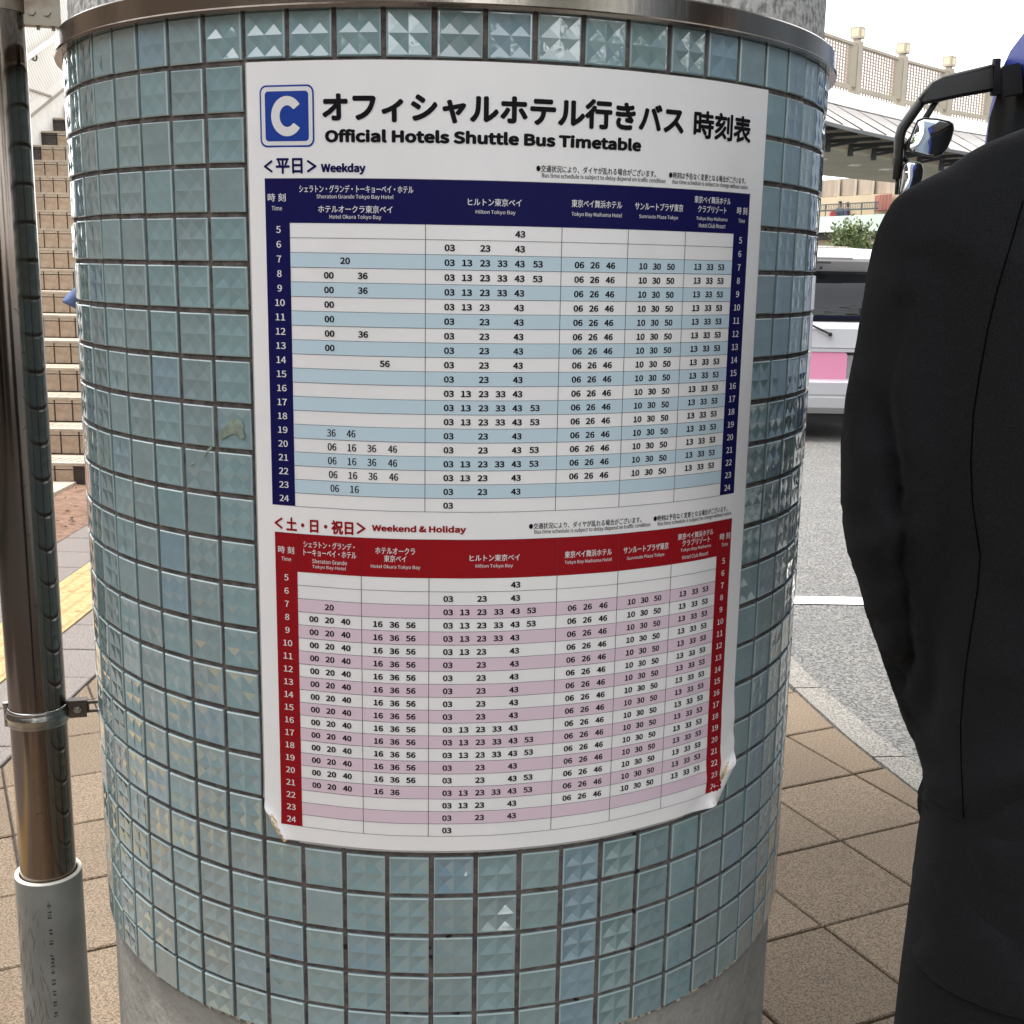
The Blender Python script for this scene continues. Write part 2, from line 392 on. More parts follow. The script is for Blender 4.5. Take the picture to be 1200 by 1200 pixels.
for idx, (fac, c, rr_, M) in enumerate(cand):
    gi = gsel[c] if rt.random() < 0.7 else rt.randrange(4)
    vi = vsel[c] if rt.random() < 0.6 else rt.randrange(6)
    if c < 6 and vi == 0: vi = 1
    if c >= 17: vi = rt.choice([2, 3, 3])
    if c < 4 and rr_ < 15: vi = rt.choice([2, 3, 5])
    if rr_ == 0 and 6 <= c <= 16: vi = rt.choice([0, 0, 4])
    J = Matrix.Rotation(rt.uniform(-.012, .012), 4, 'X') @ Matrix.Rotation(rt.uniform(-.018, .018), 4, 'Y') @ Matrix.Rotation(rt.uniform(-.006, .006), 4, 'Z')
    T = Matrix.Translation((rt.uniform(-.0004, .0004), rt.uniform(-.0004, .0004), rt.uniform(-.0003, .0004)))
    if rr_ == 22: T = T @ Matrix.Translation((0, 0.0012, 0))
    flip = Matrix.Scale(-1, 4, (1, 0, 0)) if False else Matrix.Identity(4)
    MM = M @ T @ J
    if idx < 300:
        link('tile', tile_meshes[gi][vi], pillar, MM)
    else:
        v, f, mi = tile_geos[vi]; stuff.add([MM @ Vector(q) for q in v], f); stuff_mi += [(4 if q else gi) for q in mi]
o = stuff.build('more_tiles', None, pillar); o['kind'] = 'stuff'
for m_ in GL + [rim_m]: o.data.materials.append(m_)
o.data.polygons.foreach_set('material_index', stuff_mi)
# chipped grout
ch = MB(); black = mat('void_black', (0.01, 0.009, 0.008), 0.9)
for (k, j) in ((14.93, 18.02), (15.03, 19.02), (15.0, 20.02), (15.0, 21.02), (16.9, 20.98), (18.98, 19.5), (7.98, 20.4), (9.97, 20.3), (9.97, 20.5), (10.4, 20.02), (9.4, 21.98), (10.6, 22.0), (13.5, 22.0), (18.45, 4.05), (6.02, 21.4), (2.5, 22.0)):
    for q in range(5):
        p_ = on_col(k+rnd.uniform(-.05, .05), TOP-.05*(j+rnd.uniform(-.04, .04)), R-.0012); r_ = rnd.uniform(.0012, .0026)
        Mk = frame_k(k, p_.z, R-.001+.0002*q); Mk.translation = p_
        ch.add([Mk @ Vector((r_*math.cos(t)*rnd.uniform(.6, 1.3), r_*math.sin(t)*rnd.uniform(.6, 1.2), .0002*q)) for t in [i*PI/3 for i in range(6)]], [(0, 1, 2, 3, 4, 5)])
ch.build('grout_chips', black, pillar)['kind'] = 'stuff'
rg = MB()                                        # ragged mortar lip along the foot of the tiles
for i in range(420):
    k = -6 + 34*i/420; l_ = rnd.uniform(.15, .5)
    if rnd.random() < .55:
        a = frame_k(k, zb-.002, R-.004); rg.add([a @ Vector(q) for q in ((-.003, .003, .002), (.006*l_, .003, .003), (.005*l_, -.003*l_-.001, .0025), (-.002, -.0035*l_, .002))], [(0, 1, 2, 3)])
rg.build('mortar_lip', mat('mortar_pale', (0.50, 0.43, 0.33), 0.9, var=.3, vscale=90), pillar)['kind'] = 'stuff'

# ================================================================== POSTER
PR = R + 0.0042
poster = empty('timetable_poster', 'large white paper bus timetable with blue and red tables stuck round the pillar', 'poster')
def curl(u, v, A, B, nrm, rad):
    s = (u-A[0])*nrm[0] + (v-A[1])*nrm[1]
    if s <= 0: return u, v, 0.0, 0.0, None
    a = s/rad
    if a < 3.6: du = rad*math.sin(a)-s; out = rad*(1-math.cos(a)); return u+nrm[0]*du, v+nrm[1]*du, out, a, nrm
    e = (a-3.6)*rad; du = rad*math.sin(3.6) - s + e*math.cos(3.6); out = rad*(1-math.cos(3.6)) + e*math.sin(3.6)
    return u+nrm[0]*du, v+nrm[1]*du, max(out, 2.0), 3.6, nrm
def nrm2(A, B, toward):
    d = (B[0]-A[0], B[1]-A[1]); n = (-d[1], d[0]); L = math.hypot(*n); n = (n[0]/L, n[1]/L)
    if (toward[0]-A[0])*n[0]+(toward[1]-A[1])*n[1] < 0: n = (-n[0], -n[1])
    return n
LA, LB = (1, 797), (36, 847); LN = nrm2(LA, LB, (0, 841))
RA, RB = (594, 772), (538, 842); RN = nrm2(RA, RB, (594, 841))
from mathutils import noise as mnoise
def PP(u, v, off=0.0):
    """poster millimetres (from its upper left corner) -> world, following the peeled corners"""
    out = 0.0; a = 0.0; n = None
    d1 = (u-LA[0])*LN[0]+(v-LA[1])*LN[1]; d2 = (u-RA[0])*RN[0]+(v-RA[1])*RN[1]
    if d1 > 0: u, v, out, a, n = curl(u, v, LA, LB, LN, 4.2)
    elif d2 > 0: u, v, out, a, n = curl(u, v, RA, RB, RN, 7.0)
    if d1 > -18: out += 1.2*max(0, (d1+18)/18)**2 if d1 < 0 else 1.2
    if d2 > -70:
        t = min(1, (d2+70)/70); cw = mnoise.noise(Vector((u*.018+v*.03, (u-v)*.006, 3.1)))*5 + mnoise.noise(Vector(((u+v)*.05, (u-v)*.015, 9)))*2.2
        out += t*t*(3.5+cw*1.0)
    # faint bagginess of the paper across the pillar
    out += 0.35 + 0.30*math.sin(u*0.052+0.6)+0.15*math.sin(u*.11+v*.004) + (0.5*math.exp(-((u-594)/9.0)**2) + 0.5*math.exp(-(u/7.0)**2))
    if n is None: rad = PR*1000 + out + off; uu, vv = u, v
    else:
        rad = PR*1000 + out + off*math.cos(a); uu = u - n[0]*off*math.sin(a); vv = v - n[1]*off*math.sin(a)
    return on_col(6.12 + uu/50.0, TOP - 0.051 - vv/1000.0, rad/1000.0)
paper = mat('poster_paper', (0.86, 0.85, 0.845), 0.42, coat=0.25, coat_rough=0.25, spec=0.4)
blotch(paper, (0.77, 0.76, 0.77), 9, 0.45, 0.7, 0.5)
sh = MB(); NU, NV = 119, 170
vs_ = [841*j/NV for j in range(NV+1)]; us_ = [594*i/NU for i in range(NU+1)]
for v_ in vs_:
    for u_ in us_: sh.v.append(tuple(PP(u_, v_)))
for j in range(NV):
    for i in range(NU):
        if (us_[i]-LA[0])*LN[0]+(vs_[j]-LA[1])*LN[1] > 13 or (us_[i]-RA[0])*RN[0]+(vs_[j]-RA[1])*RN[1] > 24: continue
        a = j*(NU+1)+i; sh.f.append((a, a+NU+1, a+NU+2, a+1))
sheet = sh.build('paper_sheet', paper, poster, smooth=True)
film = mat('clear_film_edge', (0.42, 0.42, 0.41), 0.15, coat=1.0)
fe = MB()
def strip(mb, pts, w, off):
    for (a, b) in zip(pts, pts[1:]):
        mb.quad(PP(a[0], a[1], off), PP(b[0], b[1], off), PP(b[0]+w[0], b[1]+w[1], off-.2), PP(a[0]+w[0], a[1]+w[1], off-.2))
strip(fe, [(594, y) for y in range(0, 765, 15)], (2.2, 0), -.6)
strip(fe, [(0, y) for y in range(0, 796, 15)], (-2.0, 0), -.6)
strip(fe, [(x, 841) for x in range(42, 520, 12)], (0, 2.6), -.6)
fe.build('film_edge', film, poster)['kind'] = 'stuff'
glue = mat('dry_glue', (0.66, 0.50, 0.24), 0.7, var=.2, vscale=120, bump=.5, bscale=200)
for pts in ([(2, 809), (7, 808), (14, 818), (22, 831), (27, 843), (23, 846), (16, 838), (9, 827), (4, 817)],
            [(590, 784), (593, 792), (585, 806), (577, 822), (571, 833), (564, 835), (563, 822), (569, 808), (579, 795)]):
    gb = MB(); c_ = (sum(q[0] for q in pts)/len(pts), sum(q[1] for q in pts)/len(pts))
    def GP(u, v, o): return on_col(6.12+u/50.0, TOP-.051-v/1000.0, PR+o/1000.0)
    n = len(pts); bo = 2.0 if pts[0][0] < 100 else 5.5
    gb.v = [tuple(GP(u, v, bo-.5)) for u, v in pts] + [tuple(GP(c_[0]+(u-c_[0])*.6, c_[1]+(v-c_[1])*.6, bo+rnd.uniform(1, 2.5))) for u, v in pts] + [tuple(GP(*c_, bo+2.2))]
    gb.f = [(k, (k+1) % n, n+(k+1) % n, n+k) for k in range(n)] + [(n+k, n+(k+1) % n, 2*n) for k in range(n)]
    gb.build('glue_residue', glue, poster)
# -- flat print
inkm = mat('print_black', (0.006, 0.005, 0.008), 0.6, spec=.12); navy = mat('print_navy', (0.0048, 0.0040, 0.0720), 0.6, spec=.15)
redm = mat('print_red', (0.2890, 0.0051, 0.0102), 0.6, spec=.15); pblue = mat('print_pale_blue', (0.53, 0.67, 0.75), 0.42, spec=.3)
ppink = mat('print_pale_pink', (0.72, 0.57, 0.65), 0.42, spec=.3); pwhite = mat('print_white', (0.74, 0.73, 0.73), 0.42, spec=.3)
royal = mat('print_royal_blue', (0.0102, 0.0467, 0.3060), 0.4, spec=.3); linem = mat('print_line', (0.05, 0.05, 0.07), 0.5)
darkred = mat('print_red_line', (0.16, 0.004, 0.008), 0.45)
def rect(mb, u0, v0, u1, v1, off):
    nu = max(1, int(abs(u1-u0)/5)); nv = max(1, int(abs(v1-v0)/6)) if (v1 > 740 or v1-v0 > 60) else 1
    o = len(mb.v)
    for j in range(nv+1):
        for i in range(nu+1): mb.v.append(tuple(PP(u0+(u1-u0)*i/nu, v0+(v1-v0)*j/nv, off)))
    for j in range(nv):
        for i in range(nu):
            a = o+j*(nu+1)+i; mb.f.append((a, a+nu+1, a+nu+2, a+1))
import os
SANS = None
try:
    fp_ = os.path.join(bpy.utils.resource_path('LOCAL'), 'datafiles', 'fonts', 'Noto Sans CJK Regular.woff2')   # Blender's own bundled interface font
    if os.path.exists(fp_): SANS = bpy.data.fonts.load(fp_)
except Exception: SANS = None
tcur = bpy.data.curves.new('lettering', 'FONT'); tcur.resolution_u = 3
BASE = tcur.font
tobj = bpy.data.objects.new('lettering_source', tcur); C.objects.link(tobj)
TC = {}
def glyphs(body, bold):
    key = (body, bold)
    if key in TC: return TC[key]
    tcur.body = body; tcur.font = SANS if SANS and not any(ord(q) > 0x2e80 or q in '●' for q in body) else BASE
    dg = bpy.context.evaluated_depsgraph_get(); dg.update(); ob = tobj.evaluated_get(dg); me = ob.to_mesh()
    v = [(q.co.x, q.co.y) for q in me.vertices]; f = [tuple(q.vertices) for q in me.polygons]; ob.to_mesh_clear()
    xs = [q[0] for q in v]; ys_ = [q[1] for q in v]
    TC[key] = (v, f, min(xs), max(xs), min(ys_), max(ys_)); return TC[key]
def text(mb, body, u0, u1, v0, v1, off=0.5, bold=0.0, slant=0.0):
    """fit the ink of body into u0..u1 (across) and v0..v1 (down), millimetres"""
    if bold == 0.0: bold = .0045
    cjk = any(ord(q) > 0x2e80 for q in body)
    if cjk and bold > .009:                      # heavy gothic: several slightly shifted strikes
        v, f, x0, x1, y0, y1 = glyphs(body, 0.0); h_ = (v1-v0); b = bold*h_*.9
        sh_ = [(-1, 0), (1, 0), (0, -1), (0, 1), (-.7, -.7), (.7, .7), (-.7, .7), (.7, -.7)] if bold > .02 else [(-1, 0), (1, 0), (0, .8)]
        for i_, (a_, c_) in enumerate(sh_):
            mb.add([PP(u0+b+(x-x0)/(x1-x0)*(u1-u0-2*b)+a_*b, v1-b-(y-y0)/(y1-y0)*(v1-v0-2*b)+c_*b, off+.012*i_) for x, y in v], [q for q in f])
        return
    if bold > .003:
        v, f, x0, x1, y0, y1 = glyphs(body, 0.0); h_ = (v1-v0); b = bold*h_*(1.9 if bold > .025 else 1.5)
        sh_ = [(-1, 0), (1, 0), (0, -.8), (0, .8), (-.7, -.6), (.7, .6), (-.7, .6), (.7, -.6)] if bold > .02 else [(-1, 0), (1, 0), (0, .6)]
        for i_, (a_, c_) in enumerate(sh_):
            mb.add([PP(u0+b+(x-x0)/(x1-x0)*(u1-u0-2*b)+a_*b, v1-b-(y-y0)/(y1-y0)*(v1-v0-2*b)+c_*b, off+.012*i_) for x, y in v], [q for q in f])
        return
    v, f, x0, x1, y0, y1 = glyphs(body, 0.0)
    mb.add([PP(u0+(x-x0)/(x1-x0)*(u1-u0), v1-(y-y0)/(y1-y0)*(v1-v0), off) for x, y in v], [q for q in f])
def ctext(mb, body, uc, w, vc, h, **k): text(mb, body, uc-w/2, uc+w/2, vc-h/2, vc+h/2, **k)
def numc(mb, body, uc, vc, w=10.4, h=6.9, off=.55, bold=.028): text(mb, body, uc-w/2*(len(body)/2), uc+w/2*(len(body)/2), vc-h/2, vc+h/2, off, bold)
# header emblem
def rrect(mb, u0, v0, u1, v1, r_, off, n=6):
    pts = []
    for cx_, cy_, a0 in ((u1-r_, v0+r_, -PI/2), (u1-r_, v1-r_, 0), (u0+r_, v1-r_, PI/2), (u0+r_, v0+r_, PI)):
        for k in range(n+1): a = a0+PI/2*k/n; pts.append((cx_+r_*math.cos(a), cy_+r_*math.sin(a)))
    c_ = ((u0+u1)/2, (v0+v1)/2); o = len(mb.v); m = len(pts)
    for s_ in (0, .33, .66, 1): mb.v += [tuple(PP(c_[0]+(u-c_[0])*s_, c_[1]+(v-c_[1])*s_, off)) for u, v in pts]
    for q in range(3):
        for k in range(m): a = o+q*m+k; b = o+q*m+(k+1) % m; mb.f.append((a, a+m, b+m, b))
em = MB(); rrect(em, 14.6, 22.6, 73.6, 82.6, 7.5, .35); eo = em.build('letter_emblem', royal, poster)
e2 = MB(); rrect(e2, 16.4, 24.4, 71.8, 80.8, 6.0, .5); e2.build('white_border', pwhite, eo)
e3 = MB(); rrect(e3, 20.6, 28.6, 67.8, 76.8, 3.6, .65); e3.build('blue_field', royal, eo)
e4 = MB(); 
oc = []
for q in range(41):
    a = math.radians(36+288*q/40); oc.append(((44.6+17.2*math.cos(a), 52.7-19.4*math.sin(a)), (44.9+8.3*math.cos(a), 52.7-10.4*math.sin(a))))
oc[0] = (oc[0][0], (oc[0][1][0]+.6, oc[0][1][1]-.6)); oc[-1] = (oc[-1][0], (oc[-1][1][0]+.6, oc[-1][1][1]+.6))
e4.loft([[PP(*p_, .85) for p_ in pr_] for pr_ in oc], closed=False); e4.build('letter_c', pwhite, eo)
ti = MB(); 
text(ti, 'オフィシャルホテル行きバス', 82, 463, 29.8, 59.2, .6, .048); text(ti, '時刻表', 476, 566, 31.5, 60, .6, .036)
text(ti, 'Official Hotels Shuttle Bus Timetable', 84.5, 410.5, 65.2, 78.6, .6, .042)
ti.build('title_lettering', inkm, poster)['kind'] = 'stuff'
wk = MB(); text(wk, '＜', 17.5, 27.5, 95, 107.5, .5, .06); text(wk, '平日', 31, 60.5, 93.2, 108.6, .5, .04); text(wk, '＞', 65, 75.5, 95, 107.5, .5, .06); text(wk, 'Weekday', 79.8, 126.2, 98.2, 109.4, .5, .03)
wk.build('weekday_heading', navy, poster)['kind'] = 'stuff'
hk = MB(); text(hk, '＜', 20, 30, 466, 479, .5, .06); text(hk, '土・日・祝日', 34, 110, 465.2, 480.6, .5, .04); text(hk, '＞', 113.5, 123.5, 466, 479, .5, .06); text(hk, 'Weekend & Holiday', 130, 229.4, 467.4, 476.8, .5, .03)
hk.build('weekend_heading', redm, poster)['kind'] = 'stuff'
no = MB()
J1, J2 = '●交通状況により、ダイヤが乱れる場合がございます。', '●時刻は予告なく変更となる場合がございます。'
E1, E2 = 'Bus time schedule is subject to delay depend on traffic condition', 'Bus time schedule is subject to change without notice.'
text(no, J1, 296.5, 430, 96, 103, .5, .012); text(no, E1, 302.5, 442.4, 103.6, 109.6, .5, .0); text(no, J2, 446.6, 561.5, 96, 103, .5, .012); text(no, E2, 451.5, 567, 103.6, 109.6, .5, .0)
text(no, J1, 296.5, 429, 465.4, 472.4, .5, .012); text(no, E1, 302.5, 440.7, 472.8, 478.8, .5, .0); text(no, J2, 445, 560, 466, 473, .5, .012); text(no, E2, 450.8, 568.5, 473.4, 479.4, .5, .0)
no.build('notice_lettering', inkm, poster)['kind'] = 'stuff'
# weekday table
VB, VBH, VBE = 113.0, 157.0, 452.6; RHB = (VBE-VBH)/20
tb_ = MB(); rect(tb_, 18.2, VB, 570.9, VBH, .35); rect(tb_, 18.2, VBH, 45.2, VBE, .35); rect(tb_, 545.3, VBH, 570.9, VBE, .35); wt = tb_.build('weekday_table', navy, poster)
bb = MB(); 
for h in range(7, 24, 2): rect(bb, 45.2, VBH+(h-5)*RHB, 545.3, VBH+(h-4)*RHB, .3)
bb.build('pale_blue_rows', pblue, wt)
ll = MB()
for k in range(1, 21): rect(ll, 45.2, VBH+k*RHB-.22, 545.3, VBH+k*RHB+.22, .45)
for u in (186, 325, 398.9, 471.7): rect(ll, u-.3, VBH, u+.3, VBE, .47)
rect(ll, 18.2, VB-.1, 570.9, VB+.5, .5)
ll.build('grid_lines', linem, wt)
HN = {5: '43', 6: '03 23 43', 7: '*', 8: '*', 9: '03 13 23 33 43', 10: '03 13 23 43', 16: '03 13 23 33 43', 17: '*', 18: '*', 20: '03 23 43 53', 21: '*', 22: '03 13 23 43', 24: '03'}
slots = ['03', '13', '23', '33', '43', '53']
def hil(h): q = HN.get(h, '03 23 43'); return slots if q == '*' else q.split()
nb = MB(); HX = dict(zip(slots, (210.3, 227.9, 246, 263.6, 281.3, 300.2)))
for h in range(5, 25):
    vc = VBH+(h-4.5)*RHB+.4
    for s_ in hil(h): numc(nb, s_, HX[s_], vc)
    if 7 <= h <= 22:
        for s_, u in zip(('06', '26', '46'), (344.6, 361.8, 379.5)): numc(nb, s_, u, vc)
        for s_, u in zip(('10', '30', '50'), (418.5, 435.8, 453.8)): numc(nb, s_, u, vc)
        for s_, u in zip(('13', '33', '53'), (491, 509, 526.7)): numc(nb, s_, u, vc-.6)
AA = {7: (('20', 104.1),), 8: (('00', 86.6), ('36', 122.3)), 9: (('00', 86.6), ('36', 122.3)), 10: (('00', 86.6),), 11: (('00', 86.6),), 12: (('00', 86.6), ('36', 122.3)), 13: (('00', 86.6),), 14: (('56', 144.5),)}
for h, q in AA.items():
    for s_, u in q: numc(nb, s_, u, VBH+(h-4.5)*RHB+.2)
for h, q in {19: (('36', 87), ('46', 108.5)), 20: (('06', 87.6), ('16', 109.2), ('36', 130.4), ('46', 152.3)), 21: (('06', 87.6), ('16', 109.2), ('36', 130.4), ('46', 152.3)), 22: (('06', 88.4), ('16', 110), ('36', 131.4), ('46', 153.3)), 23: (('06', 90), ('16', 111.7))}.items():
    for s_, u in q: numc(nb, s_, u, VBH+(h-4.5)*RHB+.2, 9.6, 8.2, bold=.018)
nb.build('departure_minutes', inkm, wt)['kind'] = 'stuff'
wb = MB()
for h in range(5, 25):
    vc = VBH+(h-4.5)*RHB-.6; wd = 5.2 if h < 10 else 11
    ctext(wb, str(h), 32.5, wd, vc, 7.2, off=.6, bold=.016); ctext(wb, str(h), 557.8, wd, vc, 7.2, off=.6, bold=.016)
for u, hw in ((31.3, 20), (558, 18)):
    ctext(wb, '時 刻', u, hw, 131.8, 8.2, off=.6, bold=.016); ctext(wb, 'Time', u, 11.5, 142.5, 4.6, off=.6)
def hd(mb, body, a, b, vc, h, bold=.016): text(mb, body, a, b, vc-h/2, vc+h/2, .6, bold)
hd(wb, 'シェラトン・グランデ・トーキョーベイ・ホテル', 56.3, 173.8, 123.2, 7.6); hd(wb, 'Sheraton Grande Tokyo Bay Hotel', 74.8, 154, 131.2, 5.2, 0)
hd(wb, 'ホテルオークラ東京ベイ', 76.4, 153.1, 143, 7.6); hd(wb, 'Hotel Okura Tokyo Bay', 88.2, 141.7, 151, 5.2, 0)
hd(wb, 'ヒルトン東京ベイ', 228, 282, 134, 7.6); hd(wb, 'Hilton Tokyo Bay', 235.9, 276, 144, 5.0, 0)
hd(wb, '東京ベイ舞浜ホテル', 334.5, 390.3, 132.6, 8.0); hd(wb, 'Tokyo Bay Maihama Hotel', 334.7, 390.6, 143.6, 5.2, 0)
hd(wb, 'サンルートプラザ東京', 405.5, 466.7, 132.8, 8.0); hd(wb, 'Sunroute Plaza Tokyo', 411, 460.3, 143.4, 5.0, 0)
hd(wb, '東京ベイ舞浜ホテル', 481.8, 536.8, 122.8, 7.6); hd(wb, 'クラブリゾート', 487.3, 530.5, 132.4, 7.6); hd(wb, 'Tokyo Bay Maihama', 485.5, 532.7, 142.8, 4.8, 0); hd(wb, 'Hotel Club Resort', 489.6, 530.4, 149.6, 4.8, 0)
wb.build('white_lettering', pwhite, wt)['kind'] = 'stuff'
# weekend table
VR, VRH, VRE = 482.6, 525.0, 823.0; RHR = (VRE-VRH)/20
tr_ = MB(); rect(tr_, 20.2, VR, 570.2, VRH, .35); rect(tr_, 20.2, VRH, 46.2, VRE, .35); rect(tr_, 545, VRH, 570.2, VRE, .35); et = tr_.build('weekend_table', redm, poster)
bb = MB()
for h in range(7, 24, 2): rect(bb, 46.2, VRH+(h-5)*RHR, 545, VRH+(h-4)*RHR, .3)
bb.build('pale_pink_rows', ppink, et)
ll = MB()
for k in range(1, 21): rect(ll, 46.2, VRH+k*RHR-.22, 545, VRH+k*RHR+.22, .45)
for u in (118, 190.5, 328.8, 400.8, 472.5): rect(ll, u-.3, VRH, u+.3, VRE, .47)
ll.build('grid_lines', linem, et)
ll = MB()
for k in range(0, 20): rect(ll, 20.2, VRH+k*RHR-.25, 46.2, VRH+k*RHR+.25, .47); rect(ll, 545, VRH+k*RHR-.25, 570.2, VRH+k*RHR+.25, .47)
for u in (46.2, 118, 190.5, 328.8, 400.8, 472.5, 545): rect(ll, u-.3, VR, u+.3, VRH, .47)
rect(ll, 20.2, VR-.1, 570.2, VR+.5, .5)
ll.build('dark_red_lines', darkred, et)
nb = MB(); HX = dict(zip(slots, (211, 228.8, 247, 265, 283, 301)))
for h in range(5, 25):
    vc = VRH+(h-4.5)*RHR+.4
    for s_ in hil(h): numc(nb, s_, HX[s_], vc)
    if 7 <= h <= 22:
        for s_, u in zip(('06', '26', '46'), (347, 365.2, 384)): numc(nb, s_, u, vc)
        for s_, u in zip(('10', '30', '50'), (420, 437.1, 455)): numc(nb, s_, u, vc-.4)
        for s_, u in zip(('13', '33', '53'), (491.4, 510.2, 528)): numc(nb, s_, u, vc-.8)
    if 8 <= h <= 21:
        for s_, u in zip(('00', '20', '40'), (64.2, 82, 100.3)): numc(nb, s_, u, vc-.6)
    if 8 <= h <= 20:
        for s_, u in zip(('16', '36', '56'), (135.8, 153.6, 171.2)): numc(nb, s_, u, vc)
numc(nb, '20', 82, VRH+2.5*RHR); numc(nb, '16', 135.8, VRH+16.5*RHR+.4); numc(nb, '36', 153.6, VRH+16.5*RHR+.4)
nb.build('departure_minutes', inkm, et)['kind'] = 'stuff'
wb = MB()
for h in range(5, 25):
    vc = VRH+(h-4.5)*RHR; wd = 5.2 if h < 10 else 11
    ctext(wb, str(h), 33, wd, vc, 7.2, off=.6, bold=.016)
    ctext(wb, str(h), 558, wd, vc, 7.2, off=.6, bold=.016)
for u, v_ in ((33.4, 501.6), (558.5, 502.5)):
    ctext(wb, '時 刻', u, 19, v_, 8.2, off=.6, bold=.016); ctext(wb, 'Time', u, 11.5, v_+10, 4.6, off=.6)
hd(wb, 'シェラトン・グランデ・', 53.9, 111.1, 493.4, 7.6); hd(wb, 'トーキョーベイ・ホテル', 53.8, 112.9, 502.4, 7.6); hd(wb, 'Sheraton Grande', 63.5, 102.4, 511.6, 4.8, 0); hd(wb, 'Tokyo Bay Hotel', 63.5, 101.3, 518.2, 4.8, 0)
hd(wb, 'ホテルオークラ', 133.5, 175.8, 495.8, 7.6); hd(wb, '東京ベイ', 142.7, 166.6, 504.2, 7.6); hd(wb, 'Hotel Okura Tokyo Bay', 128.7, 181.3, 513.6, 5.0, 0)
hd(wb, 'ヒルトン東京ベイ', 233.3, 287, 502.4, 7.6); hd(wb, 'Hilton Tokyo Bay', 239.8, 279.6, 511.7, 5.0, 0)
hd(wb, '東京ベイ舞浜ホテル', 336.8, 392.2, 502, 8); hd(wb, 'Tokyo Bay Maihama Hotel', 337, 392.3, 511, 5.0, 0)
hd(wb, 'サンルートプラザ東京', 406.8, 467.1, 502.2, 8); hd(wb, 'Sunroute Plaza Tokyo', 411.6, 461.5, 512, 5, 0)
hd(wb, '東京ベイ舞浜ホテル', 480.1, 536.7, 494, 7.6); hd(wb, 'クラブリゾート', 487, 531.3, 502, 7.6); hd(wb, 'Tokyo Bay Maihama', 484.9, 533.4, 510.4, 4.8, 0); hd(wb, 'Hotel Club Resort', 488, 529.6, 518.6, 4.8, 0)
wb.build('white_lettering', pwhite, et)['kind'] = 'stuff'
bpy.data.objects.remove(tobj)
# torn tape left on a tile beside the poster
tp = MB(); tapem = mat('old_tape', (0.24, 0.29, 0.235), 0.35, coat=.4, var=.2, vscale=90)
def tile_pt(k, j, o): return on_col(k, TOP-.05*j, R+.0016+o)
for poly in ([(5.12, 8.62), (5.34, 8.42), (5.46, 8.30), (5.60, 8.27), (5.70, 8.31), (5.78, 8.42), (5.74, 8.52), (5.79, 8.66), (5.70, 8.72), (5.58, 8.62), (5.46, 8.62), (5.30, 8.68), (5.16, 8.78)],
             [(4.62, 9.16), (4.78, 9.00), (4.88, 8.93), (4.90, 8.97), (4.72, 9.12), (4.64, 9.22)], [(4.2, 9.42), (4.26, 9.36), (4.36, 9.34), (4.34, 9.38), (4.24, 9.44)]):
    c_ = (sum(q[0] for q in poly)/len(poly), sum(q[1] for q in poly)/len(poly)); n = len(poly)
    tp.add([tile_pt(k, j, rnd.uniform(-.0002, .0003)) for k, j in poly]+[tile_pt(*c_, .0004)], [((i+1) % n, i, n) for i in range(n)])
tag(tp.build('tape_scrap', tapem), 'torn yellowish scrap of old tape stuck on a glass tile left of the poster', 'tape')

# ================================================================== STEEL PIPE + PVC SLEEVE
pipe = empty('steel_pipe', 'stained stainless steel pipe standing in a grey plastic sleeve beside the tiled pillar', 'pipe')
PX, PY, PRr = -0.668, 1.6, 0.0385
st = mat('stainless_steel', (0.2160, 0.1960, 0.1800), 0.13, 1.0, var=0.10, vscale=3, stretch=(1, 1, .35), rvar=.04, bump=.02, bscale=30)
blotch(st, (0.16, 0.10, 0.065), 6, 0.45, 0.66, 0.8, (1, 1, .35))
MB().lathe([(PRr, 0.3), (PRr, 1.2), (PRr, 3.62)], 64, (PX, PY, 0)).build('pipe_tube', st, pipe, smooth=True)
pvc = mat('grey_pvc', (0.1600, 0.1640, 0.1520), 0.38, var=.12, vscale=14, bump=.1, bscale=60, coat=.15)
o = MB().lathe([(.0405, .50), (.0405, .546), (.0425, .5495), (.0452, .5495), (.0462, .5465), (.0462, -0.02)], 64, (PX, PY, 0)).build('plastic_sleeve', pvc, pipe); autosmooth(o, .5)
MB().lathe([(.0400, .5488), (.0405, .5502), (.0457, .5502), (.0462, .5482)], 64, (PX, PY, 0)).build('sleeve_rim', mat('pvc_cut_edge', (.80, .76, .66), .6), pipe, smooth=True)
def on_pipe(a, z, r_): return Vector((PX+r_*math.sin(a), PY-r_*math.cos(a), z))     # a=0 faces the viewer
sc = MB()
for k in range(130):
    a = rnd.uniform(-1.2, .15); z = rnd.uniform(.05, .52); L = rnd.uniform(.01, .04); da = rnd.uniform(-.25, .25); w_ = rnd.uniform(.0002, .0006)
    pts = [(a+da*t, z-L*t) for t in (0, .35, .7, 1)]
    for i, ((a0, z0), (a1, z1)) in enumerate(zip(pts, pts[1:])):
        w0, w1 = w_*(.3, 1, 1)[i], w_*(1, 1, .2)[i]
        sc.quad(on_pipe(a0-w0/.046, z0, .0465), on_pipe(a0+w0/.046, z0, .0465), on_pipe(a1+w1/.046, z1, .0465), on_pipe(a1-w1/.046, z1, .0465))
sc.build('scuff_marks', mat('scuff', (.10, .095, .08), .8), pipe)['kind'] = 'stuff'
